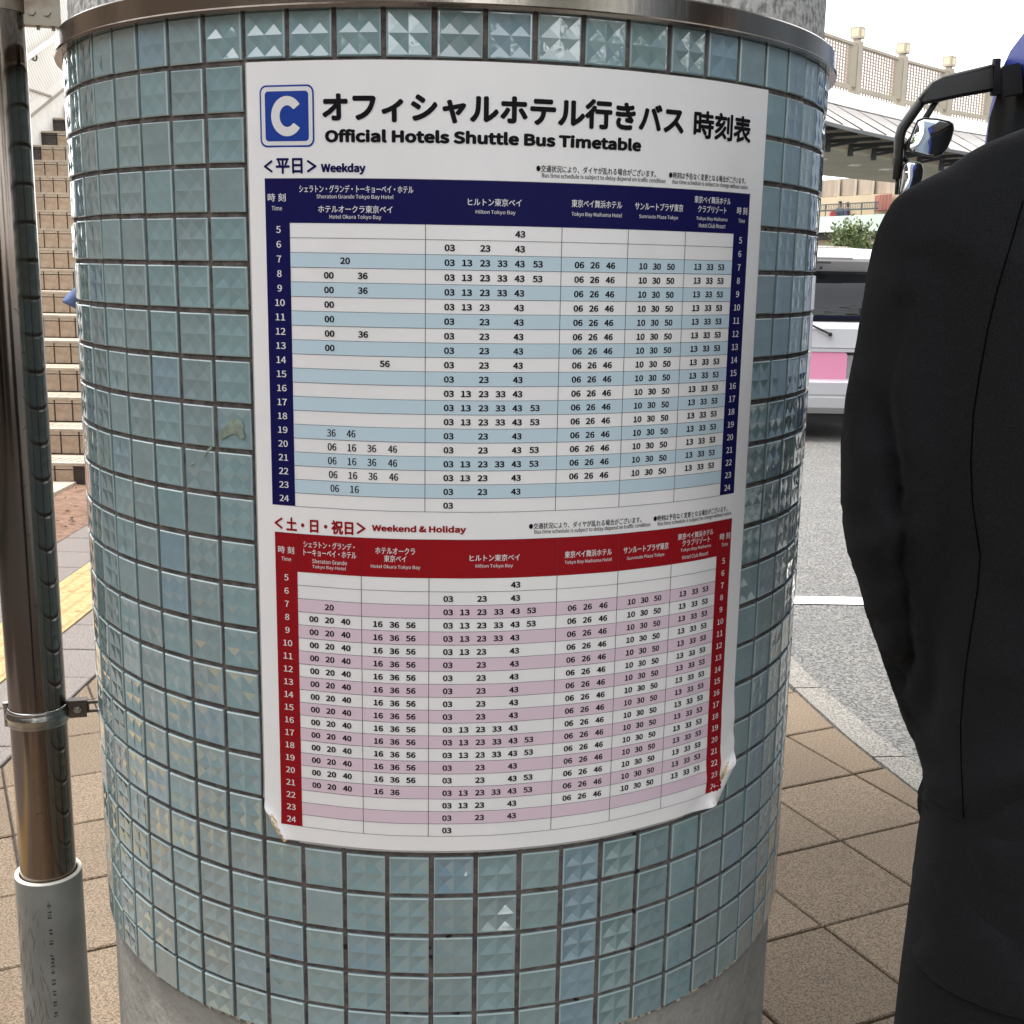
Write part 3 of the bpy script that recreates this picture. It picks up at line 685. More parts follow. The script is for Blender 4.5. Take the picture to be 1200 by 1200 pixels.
# embossed print running down the sleeve
tcur = bpy.data.curves.new('lettering', 'FONT'); tcur.resolution_u = 2; BASE = tcur.font; tobj = bpy.data.objects.new('lettering_source', tcur); C.objects.link(tobj); TC.clear()
pt_ = MB(); z = .523
for ch_ in '-O-TIZ  VP IS  cPVC-U CS 14 01 01':
    if ch_ == ' ': z -= .0070; continue
    v, f, x0, x1, y0, y1 = glyphs(ch_, .0)
    s_ = .0165
    for k_, (qa, qb) in enumerate(((0, 0), (.011, 0), (0, .0005), (-.011, -.0003))): pt_.add([on_pipe(.42 + (y-.35)*s_/.0464 + qa, z - (x-x0)*s_ + qb, .0466+.00002*k_) for x, y in v], f)
    z -= (x1-x0)*s_ + .0026
pt_.build('sleeve_lettering', mat('sleeve_ink', (.018, .018, .017), .7), pipe)['kind'] = 'stuff'; bpy.data.objects.remove(tobj)
mk = MB()                                       # scratched scribbles on the steel
for (a, z) in ((.45, 1.36), (.6, 1.30), (.5, 1.20), (.35, 1.12), (.55, 1.06), (.4, .98), (.62, .96), (.2, .90), (.5, .84), (.55, .80), (.4, .70), (.1, .655), (.3, .64), (.66, 1.24), (.1, 1.17), (-.3, 1.10), (.7, .88), (.42, .76)):
    n = rnd.randint(2, 4); aa, zz = a, z; d = rnd.uniform(0, 6.28)
    for q in range(n):
        d += rnd.uniform(-.9, .9); na, nz = aa + .06*math.cos(d), zz + .0030*math.sin(d); w_ = .0003
        px_, pz_ = -math.sin(d)*w_/.0385, math.cos(d)*w_
        mk.quad(on_pipe(aa-px_, zz-pz_, .0388), on_pipe(aa+px_, zz+pz_, .0388), on_pipe(na+px_, nz+pz_, .0388), on_pipe(na-px_, nz-pz_, .0388)); aa, zz = na, nz
mk.build('scratch_marks', black, pipe)['kind'] = 'stuff'
# clamp
clamp = empty('pipe_clamp', 'steel pipe clamp with bolted slotted bracket holding the pipe to the pillar', 'clamp')
st2 = mat('clamp_steel', (0.3380, 0.3250, 0.3055), 0.25, 1.0, var=.15, vscale=20); bronze = mat('dark_bracket_steel', (0.13, 0.105, 0.09), 0.45, 0.8, var=.3, vscale=15)
cz = at(60, 848, 1.56).z
MB().lathe([(.0388, -.013), (.0405, -.013), (.0412, -.010), (.0405, -.007), (.0412, -.004), (.0435, .0), (.0435, .002), (.0412, .006), (.0405, .008), (.0412, .010), (.0405, .013), (.0388, .013)], 64, (PX, PY, cz)).build('clamp_band', st2, clamp, smooth=True)
dirv = Vector((CX-PX, CY-PY, 0)).normalized(); 
bx_ = Matrix.Translation((PX, PY, cz+.004)) @ Matrix(((dirv.x, -dirv.y, 0, 0), (dirv.y, dirv.x, 0, 0), (0, 0, 1, 0), (0, 0, 0, 1)))
b_ = MB(); b_.box(.038, .064, -.004, .004, -.012, .012, bx_); b_.box(.042, .066, -.0075, -.0045, -.0128, .0095, bx_); b_.box(.042, .0665, -.0075, .0075, .0098, .0125, bx_); b_.build('bracket_plate', bronze, clamp)
b_ = MB()
for z0, z1 in ((-.0085, -.0045), (.0045, .0085)): b_.box(.0645, .088, -.002, .002, z0, z1, bx_)
b_.box(.0645, .069, -.002, .002, -.0044, .0044, bx_); b_.box(.0815, .088, -.002, .002, -.0044, .0044, bx_); b_.build('slotted_tab', bronze, clamp)
nb_ = MB(); nb_.tube([bx_ @ Vector((.054, -.0075, 0)), bx_ @ Vector((.054, -.0115, 0))], .0055, 6); nb_.tube([bx_ @ Vector((.054, -.0115, 0)), bx_ @ Vector((.054, -.016, 0))], .003, 10); nb_.build('bolt', st2, clamp)
hg = MB(); q = Vector((PX-.042, PY-.006, cz)); hg.tube([q+Vector((0, 0, -.016)), q+Vector((0, 0, .012))], .004, 10); hg.tube([q+Vector((0, 0, .012)), q+Vector((0, 0, .017))], .0048, 10); hg.tube([q+Vector((0, 0, -.018)), q+Vector((0, 0, -.012))], .0042, 8); hg.build('hinge_pin', st2, clamp)
# upper bracket
ub = empty('upper_bracket', 'rusty steel bracket joining the top of the steel pipe to the pillar', 'bracket')
uz = at(50, 12, 1.56).z; rb_ = mat('rusty_bracket', (.30, .27, .22), .4, .7, col2=(.13, .07, .035), vscale=18, ramp=(.5, .75))
bx_ = Matrix.Translation((PX, PY, uz)) @ Matrix(((dirv.x, -dirv.y, 0, 0), (dirv.y, dirv.x, 0, 0), (0, 0, 1, 0), (0, 0, 0, 1)))
b_ = MB(); b_.box(.030, .0825, -.0065, -.0025, -.006, .034, bx_); b_.box(.030, .0825, -.0065, .014, -.0085, -.006, bx_); b_.build('bracket_plate', rb_, ub)
for s_, w_ in ((.048, .0), (.066, .0)):
    nb_ = MB(); nb_.tube([bx_ @ Vector((s_, -.0065, .007)), bx_ @ Vector((s_, -.011, .007))], .005, 6); nb_.tube([bx_ @ Vector((s_+.006, .003, -.0085)), bx_ @ Vector((s_+.006, .003, -.013))], .0022, 8); nb_.build('bolt', rb_, ub)
MB().lathe([(.0387, .004), (.0402, .004), (.0402, .034), (.0387, .034)], 48, (PX, PY, uz)).build('bracket_collar', rb_, ub, smooth=False)

# ================================================================== UNSEEN OVERHEAD DECK (inferred; extent set to shade pillar and paving)
deck = tag(MB().box(-1.2, 1.9, -0.3, 3.9, 3.7, 4.2).build('unseen_deck', mat('deck_concrete', (.30, .29, .27), .85, var=.12, vscale=3)), 'unseen grey concrete deck overhead, sized to shade the tiled pillar and paving', 'deck')

#@@REST@@
# ================================================================== STAIRS ON THE LEFT
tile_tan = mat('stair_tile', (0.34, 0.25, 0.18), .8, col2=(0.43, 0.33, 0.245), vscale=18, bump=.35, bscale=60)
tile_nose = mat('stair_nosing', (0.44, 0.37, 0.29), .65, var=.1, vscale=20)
tile_dark = mat('dark_stair_tile', (0.05, 0.04, 0.035), .6, var=.4, vscale=40)
joint_dark = mat('stair_joint', (0.06, 0.048, 0.04), .95)
stairs = empty('outdoor_stairs', 'beige tiled outdoor stairs rising beyond the steel pipe', 'stairs')
core = MB(); SR, ST, SX0, SX1, SY = .17, .345, -4.86, -2.70, 7.46
for i in range(1, 21): core.box(SX0, SX1, SY+(i-1)*ST+.012, SY+8.2, SR*(i-1)-(.03 if i == 1 else 0), SR*i-.012)
core.build('stair_core', joint_dark, stairs)
rt_me = {}
def tmesh(name, w_, h_, d_, m, bev=.004):
    k = (name, w_, h_)
    if k not in rt_me:
        mb = MB(); x, z = w_/2, h_/2
        mb.loft([[(-x, d_, -z), (x, d_, -z), (x, d_, z), (-x, d_, z)], [(-x, .003, -z), (x, .003, -z), (x, .003, z), (-x, .003, z)], [(-x+bev, 0, -z+bev), (x-bev, 0, -z+bev), (x-bev, 0, z-bev), (-x+bev, 0, z-bev)]], cap=False); mb.f.append((8, 9, 10, 11))
        rt_me[k] = mb.mesh(name, m)
    return rt_me[k]
more = MB(); TW = .122
for i in range(1, 21):
    y = SY+(i-1)*ST; z0 = SR*(i-1); off_ = 0.0 if i % 2 else .04
    for q in range(int((SX1-SX0)/TW)+1):
        x = SX0+off_+TW*(q+.5)
        if x+TW/2 > SX1+.001: continue
        px = 600+1397*x/y
        vis = 22 < px < 112 and i < 18
        dark = i >= 15 and q == 0
        m_ = tile_dark if dark else tile_tan
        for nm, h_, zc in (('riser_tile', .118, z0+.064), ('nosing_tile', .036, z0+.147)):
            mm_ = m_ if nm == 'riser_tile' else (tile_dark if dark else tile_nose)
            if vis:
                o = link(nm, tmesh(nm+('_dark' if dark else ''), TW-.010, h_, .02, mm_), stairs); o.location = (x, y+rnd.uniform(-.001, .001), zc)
            else: more.box(x-TW/2+.005, x+TW/2-.005, y, y+.02, zc-h_/2, zc+h_/2)
    # tread slabs
    for q in range(5):
        xa = SX1-.43*q; xb = max(SX0, xa-.43)
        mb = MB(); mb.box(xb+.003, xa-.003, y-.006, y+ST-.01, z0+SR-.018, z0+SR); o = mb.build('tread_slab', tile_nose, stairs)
more.build('more_stair_tiles', tile_tan, stairs)['kind'] = 'stuff'
grv = MB()
for i in (1, 2, 3, 4):
    y = SY+(i-1)*ST; z = SR*i+.0006
    for q in range(34):
        x = SX1-.03-.06*q
        grv.add([(x, y+.05, z), (x+.012, y+.05, z), (x+.05, y+.20, z), (x+.038, y+.20, z)], [(0, 1, 2, 3)])
grv.build('tread_grooves', joint_dark, stairs)['kind'] = 'stuff'
sd_ = MB(); sd_.box(SX1, SX1+.04, SY+.004, SY+8, -.03, SR-.02)
for i in range(2, 21): sd_.box(SX1, SX1+.04, SY+(i-1)*ST+.004, SY+8, SR*(i-1)-.019, SR*i-.02)
sd_.build('side_face', mat('stair_side_render', (.22, .21, .19), .9, var=.15, vscale=8), stairs)
lp = MB(); lp.box(-4.0, -2.77, 6.93, 7.455, -.02, .052); tag(lp.build('landing_slab', tile_nose), 'pale beige landing slab at the foot of the stairs beside reddish soil', 'slab')
# wall along the stairs
wallw = mat('stair_wall_plaster', (.80, .78, .73), .8, var=.05, vscale=6, bump=.2, bscale=40)
cream = mat('cladding_cream', (.74, .72, .67), .6, var=.05, vscale=3)
sw = empty('stair_wall', 'cream white wall with curved ribs beside the stairs, carrying a handrail', 'wall')
def zt(y): return 3.85+.42*(y-11.9)
mb = MB(); WY0, WY1 = 8.0, 21.0
mb.loft([[(SX0, y, -.02), (SX0, y, zt(y)), (SX0-.2, y, zt(y)), (SX0-.2, y, -.02)] for y in (WY0, WY1)]); mb.build('wall_panel', wallw, sw)
def zl(y): return 2.69+.41*(y-12.0)
mb = MB(); mb.loft([[(SX0+.001, y, zl(y)), (SX0+.022, y, zl(y)), (SX0+.022, y, zt(y)-.06), (SX0+.001, y, zt(y)-.06)] for y in (WY0, WY1)]); mb.build('cladding_sheet', cream, sw)
rb = MB(); ribc = mat('rib_shade', (.30, .27, .23), .8)
for k in range(-60, 150):
    y0 = 9.6+.055*k; pts = []
    for t in range(9):
        s_ = t/8; y = y0+.75*s_**1.7; z = zt(y0)-.08-1.16*s_+(.42*(y-y0))
        if z < zl(y)+.01 or y > WY1: break
        pts.append((y, z))
    for (ya, za), (yb, zb_) in zip(pts, pts[1:]): rb.quad((SX0+.0235, ya, za), (SX0+.0235, ya+.009, za), (SX0+.0235, yb+.009, zb_), (SX0+.0235, yb, zb_))
rb.build('cladding_ribs', ribc, sw)['kind'] = 'stuff'
mb = MB(); mb.beam((SX0+.03, WY0, zl(WY0)), (SX0+.03, WY1, zl(WY1)), .02, .022); mb.build('lower_trim', ribc, sw)
mb = MB(); mb.beam((SX0+.03, 10, 3.04), (SX0+.03, 12.9, 3.09), .02, .018); mb.build('level_trim', ribc, sw)
railm = mat('white_rail', (.82, .80, .76), .4); hr = empty('wall_handrail', 'white round handrail climbing the ribbed stair wall on dark brackets', 'handrail')
def zr(y): return 3.25+.42*(y-11.9)
MB().tube([(SX0+.12, 9.5, zr(9.5)), (SX0+.12, 16, zr(16))], .026, 12).build('rail_tube', railm, hr, smooth=True)
for y in (11.05, 12.28, 13.5, 14.7):
    mb = MB(); mb.tube([(SX0+.12+.034*math.cos(a)*.3, y+.034*math.cos(a), zr(y)-.035+.034*math.sin(a)) for a in [q*2*PI/12 for q in range(13)]], .009, 6); mb.tube([(SX0+.02, y, zr(y)-.07), (SX0+.12, y, zr(y)-.04)], .01, 6); mb.build('rail_bracket', mat('dark_metal', (.04, .038, .035), .5, .6), hr)

# ================================================================== REMESHED FIGURES
def remesh(mb, voxel, smooth=6, fn=None):
    me = mb.mesh('tmp'); o = bpy.data.objects.new('tmp', me); C.objects.link(o)
    m = o.modifiers.new('r', 'REMESH'); m.mode = 'VOXEL'; m.voxel_size = voxel; m.use_smooth_shade = True
    s_ = o.modifiers.new('s', 'SMOOTH'); s_.factor = .5; s_.iterations = smooth
    dg = bpy.context.evaluated_depsgraph_get(); dg.update()
    out = bpy.data.meshes.new_from_object(o.evaluated_get(dg)); bpy.data.objects.remove(o)
    if fn: fn(out)
    out.shade_smooth(); return out
def sring(cx, cy, z, hx, hy, e=2.5, n=40, tx=0.0, ty=0.0):
    r_ = []
    for k in range(n):
        a = 2*PI*k/n; c, s_ = math.cos(a), math.sin(a)
        dx, dy = hx*math.copysign(abs(c)**(2/e), c), hy*math.copysign(abs(s_)**(2/e), s_)
        r_.append((cx+dx, cy+dy, z+tx*dx+ty*dy))
    return r_
def ball(mb, c, rx, ry, rz, n=16):
    rings = []
    for i in range(1, n): 
        a = PI*i/n; rings.append([(c[0]+rx*math.sin(a)*math.cos(2*PI*k/n), c[1]+ry*math.sin(a)*math.sin(2*PI*k/n), c[2]-rz*math.cos(a)) for k in range(n)])
    mb.loft(rings)
skin = mat('skin', (.55, .36, .26), .55, var=.05, vscale=30); hairm = mat('black_hair', (.02, .016, .014), .45, var=.4, vscale=60, bump=.6, bscale=120, stretch=(6, 6, 1)); shoem = mat('black_shoe', (.015, .014, .013), .25)
def head_into(mb, c, s_, f):
    """skull, jaw, nose, ears; f = unit facing vector"""
    f = Vector(f); l = Vector((-f.y, f.x, 0)); c = Vector(c)
    ball(mb, c+Vector((0, 0, .02))*s_, .076*s_, .076*s_, .10*s_) ; ball(mb, c-f*.02*s_+Vector((0, 0, .035))*s_, .078*s_, .078*s_, .085*s_)
    ball(mb, c+f*.03*s_-Vector((0, 0, .055))*s_, .052*s_, .052*s_, .055*s_)
    mb.tube([c+f*.07*s_+Vector((0, 0, .015))*s_, c+f*.098*s_-Vector((0, 0, .02))*s_, c+f*.075*s_-Vector((0, 0, .032))*s_], [.010*s_, .014*s_, .010*s_], 8)
    for q in (-1, 1):
        e = c+l*q*.08*s_; mb.tube([e+Vector((0, 0, .022))*s_, e-f*.006*s_, e-Vector((0, 0, .025))*s_], [.010*s_, .016*s_, .009*s_], 8)
def hand_into(mb, w_, d, side, pn, s_=1.0, curlv=.35):
    """palm and five unequal bent fingers from wrist w_ along d; side = towards thumb, pn = palm normal"""
    w_ = Vector(w_); d = Vector(d).normalized(); side = Vector(side).normalized(); pn = Vector(pn).normalized()
    for q in (-.028, -.009, .009, .028): mb.tube([w_+side*q*.7*s_, w_+d*.085*s_+side*q*s_], [.016*s_, .0115*s_], 8)
    for q, L in ((-.029, .062), (-.010, .076), (.010, .082), (.029, .072)):
        b = w_+d*.083*s_+side*q*s_; p1 = b+(d*math.cos(curlv)+pn*math.sin(curlv))*L*.45*s_; p2 = p1+(d*math.cos(2*curlv)+pn*math.sin(2*curlv))*L*.33*s_; p3 = p2+(d*math.cos(2.8*curlv)+pn*math.sin(2.8*curlv))*L*.25*s_
        mb.tube([b, p1, p2, p3], [.0095*s_, .0088*s_, .008*s_, .0065*s_], 8)
    t0 = w_+d*.02*s_+side*.022*s_; t1 = t0+(d*.6+side*.75+pn*.2).normalized()*.045*s_; t2 = t1+(d*.85+side*.35+pn*.35).normalized()*.032*s_
    mb.tube([t0, t1, t2], [.014*s_, .011*s_, .0085*s_], 8)

# ------------------------------------------------------------------ man in the black suit (back to the camera)
MX, MY = .618, 1.185
suit = mat('black_suit_cloth', (0.0125, 0.0130, 0.0146), .85, var=.25, vscale=700, bump=.35, bscale=1100, spec=.12)
suit.node_tree.nodes['Principled BSDF'].inputs['Sheen Weight'].default_value = .05; suit.node_tree.nodes['Principled BSDF'].inputs['Sheen Roughness'].default_value = .4
bd = MB()
bd.tube([(MX, MY, .95), (MX, MY, 1.2), (MX, MY, 1.42), (MX, MY+.01, 1.50), (MX, MY+.02, 1.60)], [.10, .10, .09, .062, .056], 20)
head_into(bd, (MX+.005, MY+.045, 1.715), 1.08, (0.1, .995, 0))
A1 = [at(1050, 250, 1.18)+Vector((.075, 0, 0)), at(984, 545, 1.18)+Vector((.066, 0, 0)), at(1060, 850, 1.29)+Vector((.05, 0, 0))]
bd.tube([(MX-.05, MY, 1.44), A1[0], A1[1], A1[2], A1[2]+Vector((.02, .015, -.04))], [.04, .026, .022, .024, .024], 14)
bd.tube([(MX+.05, MY, 1.44), (MX+.20, MY, 1.42), (MX+.265, MY+.02, 1.16), (MX+.275, MY+.07, .93)], [.05, .045, .036, .027], 14)
hand_into(bd, (MX+.275, MY+.075, .915), (0.02, .12, -1), (-.15, 1, .1), (-1, -.1, 0), 1.0, .4)
hand_into(bd, A1[2]+Vector((.02, .012, -.03)), (.25, .05, -1), (.2, 1, 0), (1, 0, 0), .95, .3)
for q in (-1, 1):
    bd.tube([(MX+q*.03, MY, .95), (MX+q*.075, MY, .86), (MX+q*.085, MY+.01, .5), (MX+q*.098, MY-.01, .1)], [.075, .07, .05, .038], 14)
    bd.tube([(MX+q*.108, MY-.02, .06), (MX+q*.115, MY+.15, .035)], [.036, .03], 10)
man = tag(bpy.data.objects.new('person', remesh(bd, .008, 4)), 'person in black suit seen from behind at the right edge, left hand in the pocket', 'person')
C.objects.link(man); man.data.materials.append(skin)
hb = MB(); ball(hb, (MX-.012, MY+.018, 1.772), .093, .100, .098, 20); ball(hb, (MX-.012, MY-.002, 1.72), .086, .078, .10, 18)
hm = remesh(hb, .008, 3); ho = bpy.data.objects.new('hair', hm); C.objects.link(ho); ho.parent = man; hm.materials.append(hairm)
for q in (-1, 1):
    eb = MB(); fx = MX+.005+.1*.075; ball(eb, (fx+q*.03, MY+.045+.078, 1.74), .012, .010, .008, 8); eo_ = eb.build('eye', mat('eye_dark', (.05, .04, .035), .2), man)
mo = MB(); mo.tube([(MX-.02, MY+.125, 1.655), (MX+.015, MY+.131, 1.653), (MX+.045, MY+.122, 1.655)], [.003, .006, .003], 6); mo.build('mouth', mat('lips', (.35, .14, .12), .5), man)
# jacket
jb = MB()
edge = [(240, 1090), (300, 1070), (360, 1066), (420, 1065), (500, 1070), (590, 1079), (680, 1087), (785, 1101), (830, 1104), (870, 1096), (905, 1082), (935, 1075), (960, 1079), (978, 1085), (1000, 1075), (1030, 1067), (1060, 1064), (1100, 1066), (1128, 1068)]
rings = []
for py_, pxl in reversed(edge):
    p = at(pxl, py_, 1.165); hx = MX-p.x
    t = (py_-240)/890
    hy = .125-.022*math.exp(-((py_-785)/160)**2)+.012*max(0, t-.7)/.3
    rings.append(sring(MX, MY, p.z, hx, hy, 2.6))
rings = rings[:-1]
for z, hx, hy, e in ((1.450, MX-.352, .105, 2.4), (1.475, MX-.354, .098, 2.3), (1.495, MX-.366, .092, 2.3), (1.512, MX-.385, .088, 2.2), (1.530, MX-.415, .082, 2.2), (1.546, MX-.445, .076, 2.2), (1.558, MX-.476, .070, 2.1), (1.572, MX-.515, .064, 2), (1.605, .072, .060, 2)): rings.append(sring(MX, MY-.004, z, hx, hy, e))
jb.loft(rings)
arm = [(1019, 300, .068, 1.185), (1015, 322, .072, 1.185), (1010, 350, .073, 1.185), (1003, 400, .070, 1.185), (992, 460, .069, 1.185), (984, 520, .068, 1.185), (988, 590, .064, 1.19), (995, 640, .061, 1.205), (1005, 690, .060, 1.22), (1018, 735, .057, 1.235), (1035, 785, .053, 1.25), (1050, 825, .050, 1.27), (1064, 862, .047, 1.285), (1074, 893, .044, 1.295)]
tp_, tr2 = [(MX-.13, MY, 1.43)], [.055]
for px, py_, r_, y in arm:
    q = at(px, py_, y); tp_.append((q.x+r_, y, q.z)); tr2.append(r_)
jb.tube(tp_, tr2, 28)
ball(jb, (tp_[-1][0]+.03, tp_[-1][1]-.02, tp_[-1][2]-.03), .060, .07, .07)
jb.tube([(MX+.13, MY, 1.43), (MX+.205, MY, 1.415), (MX+.25, MY+.005, 1.30), (MX+.265, MY+.02, 1.15), (MX+.275, MY+.06, 1.0), (MX+.275, MY+.07, .94)], [.06, .072, .072, .064, .056, .052], 28)
jb.tube([(MX-.06, MY+.02, 1.55), (MX, MY-.062, 1.578), (MX+.06, MY+.02, 1.55)], [.014, .016, .014], 10)   # collar roll
def jack_fn(me):
    def xz(p): q = at(p[0], p[1], 1.07); return (q.x, q.z)
    # folds: polyline in the plane of the back, width, depth (+ = groove)
    FOLDS = [([(1076, 600), (1085, 690), (1097, 765), (1107, 830), (1102, 875), (1087, 905)], .008, .013), ([(1085, 360), (1075, 420), (1060, 500), (1066, 560), (1078, 620)], .009, .007),
             ([(1012, 330), (1024, 420), (1048, 500), (1070, 580)], .012, .007), ([(1060, 300), (1052, 420), (1058, 520)], .016, .006),
             ([(1085, 978), (1120, 962), (1165, 940), (1215, 915)], .020, -.009), ([(1085, 985), (1130, 995), (1175, 985), (1230, 960)], .016, .009),
             ([(1100, 900), (1135, 955), (1190, 950)], .020, .005), ([(1090, 1000), (1130, 1040), (1180, 1090), (1230, 1160)], .016, .007), ([(1105, 1100), (1160, 1080), (1230, 1060)], .020, .005),
             ([(1070, 560), (1055, 610), (1035, 630)], .014, .006), ([(1082, 640), (1060, 660), (1040, 658)], .012, -.005), ([(1085, 690), (1062, 715), (1046, 705)], .014, .005),
             ([(1095, 760), (1065, 790), (1040, 770)], .014, .006), ([(1105, 840), (1080, 850), (1060, 880)], .014, .006), ([(1130, 330), (1125, 500), (1115, 620)], .022, .003), ([(1160, 180), (1110, 230), (1075, 280)], .02, .003),
             ([(1150, 660), (1180, 700), (1215, 720)], .022, .003), ([(1110, 770), (1150, 800), (1200, 800)], .02, -.003)]
    FS = [([xz(p) for p in f], w_, d_) for f, w_, d_ in FOLDS]
    me.update(); co = [v.co.copy() for v in me.vertices]; no_ = [v.normal.copy() for v in me.vertices]
    for i, (c, n) in enumerate(zip(co, no_)):
        tot = 0
        if c.y < MY+.06:
            for pl, w_, d_ in FS:
                dm = 9
                for (x0, z0), (x1, z1) in zip(pl, pl[1:]):
                    dx, dz = x1-x0, z1-z0; t = max(0, min(1, ((c.x-x0)*dx+(c.z-z0)*dz)/(dx*dx+dz*dz)))
                    dm = min(dm, math.hypot(c.x-x0-dx*t, c.z-z0-dz*t))
                if dm < 3*w_: tot -= 1.25*d_*math.exp(-(dm/w_)**2)
        tot += .0035*mnoise.noise(Vector((c.x*7, c.y*7, c.z*4)))+.0012*mnoise.noise(Vector((c.x*25, c.y*25, c.z*14)))
        me.vertices[i].co = c+n*tot
    # bring the left outline of the cloth to the surveyed silhouette
    TG = [(150, 1200), (165, 1160), (185, 1120), (208, 1077), (222, 1058), (240, 1041), (265, 1029), (300, 1019), (350, 1011), (400, 1003), (460, 991), (520, 985), (590, 985), (640, 990), (680, 1004), (720, 1015), (780, 1035), (850, 1060), (880, 1074), (905, 1081), (935, 1074), (955, 1076), (976, 1084), (992, 1078), (1010, 1070), (1060, 1066), (1120, 1069)]
    def tg(y):
        for (a, xa), (b, xb) in zip(TG, TG[1:]):
            if a <= y <= b: return xa+(xb-xa)*(y-a)/(b-a)
        return None
    for it in range(3):
        pr = []
        for v in me.vertices:
            d = v.co-Vector((0, 0, H)); f_ = d.y*cp-d.z*sp; u_ = d.x/f_; w_ = -(d.z*cp+d.y*sp)/f_
            pr.append((600+F*(u_*cr-w_*sr), 600+F*(u_*sr+w_*cr), f_))
        mn = {}
        for x, y, _ in pr:
            k = int(y//9); mn[k] = min(mn.get(k, 9e9), x)
        dl = {}
        for k in mn:
            t = tg(k*9+4.5); dl[k] = (t-mn[k]) if t is not None and k*9 > 215 else 0.0
        sm = {k: (dl.get(k-1, dl[k])+2*dl[k]+dl.get(k+1, dl[k]))/4 for k in dl}
        for v, (x, y, f_) in zip(me.vertices, pr):
            yy = y/9-.5; k = int(math.floor(yy)); t = yy-k; a = sm.get(k, 0); b = sm.get(k+1, a); m_ = mn.get(int(y//9), x)
            w_ = max(0, 1-(x-m_)/110.0); v.co.x += (a+(b-a)*t)*f_/F*w_
    me.update()
jm = remesh(jb, .0075, 5, jack_fn)
jo = bpy.data.objects.new('jacket', jm); C.objects.link(jo); jo.parent = man; jm.materials.append(suit)
bvh = BVHTree.FromPolygons([v.co.copy() for v in jm.vertices], [tuple(p.vertices) for p in jm.polygons])
seamm = mat('seam_shadow', (.002, .002, .0022), 1.0, spec=0.0)
def seam(pl, w_=.0008):
    pts = []
    for (x0, y0), (x1, y1) in zip(pl, pl[1:]):
        n = max(2, int(math.hypot(x1-x0, y1-y0)/7))
        for k in range(n):
            d = ray(x0+(x1-x0)*k/n, y0+(y1-y0)*k/n); h = bvh.ray_cast(Vector((0, 0, H)), d.normalized())
            if h[0] is not None: pts.append(h[0]+h[1]*.0006)
    mb = MB()
    for a, b in zip(pts, pts[1:]):
        if (a-b).length < .04: mb.beam(a, b, w_, .0008)
    mb.build('back_seam', seamm, jo)
seam([(1199, 235), (1185, 285), (1170, 335), (1158, 385), (1148, 440), (1141, 485), (1138, 540), (1140, 590), (1145, 625), (1149, 650), (1146, 690), (1138, 740), (1131, 790), (1126, 850), (1127, 900), (1130, 965)])
# trousers
tb2 = MB()
for q in (-1, 1):
    rr2 = []
    for z, rx, ry, dx in ((.09, .080, .115, .100), (.25, .078, .11, .098), (.5, .084, .105, .092), (.65, .088, .112, .085), (.80, .088, .118, .080), (.93, .088, .112, .072)):
        rr2.append(sring(MX+q*dx, MY, z, rx, ry, 2.2, 28))
    tb2.loft(rr2)
tb2.loft([sring(MX, MY, z, hx, hy, 2.4) for z, hx, hy in ((.80, .150, .112), (.90, .160, .112), (1.02, .150, .10))])
def tr_fn(me):
    for v in me.vertices:
        c = v.co; tot = .006*mnoise.noise(Vector((c.x*9, c.y*9, c.z*3)))+(.004*math.sin(c.z*60+c.x*20) if c.z < .25 else 0)
        v.co = c+v.normal*tot
tm2 = remesh(tb2, .010, 4, tr_fn); to = bpy.data.objects.new('trousers', tm2); C.objects.link(to); to.parent = man; tm2.materials.append(suit)
for q in (-1, 1):
    s_ = MB(); s_.loft([sring(MX+q*.115, MY+.045, z, hx, hy, 2.3, 24, 0, 0) for z, hx, hy in ((.0, .048, .145), (.02, .050, .150), (.045, .046, .14), (.075, .038, .10), (.105, .034, .06))]); s_.build('shoe', shoem, man, smooth=True)

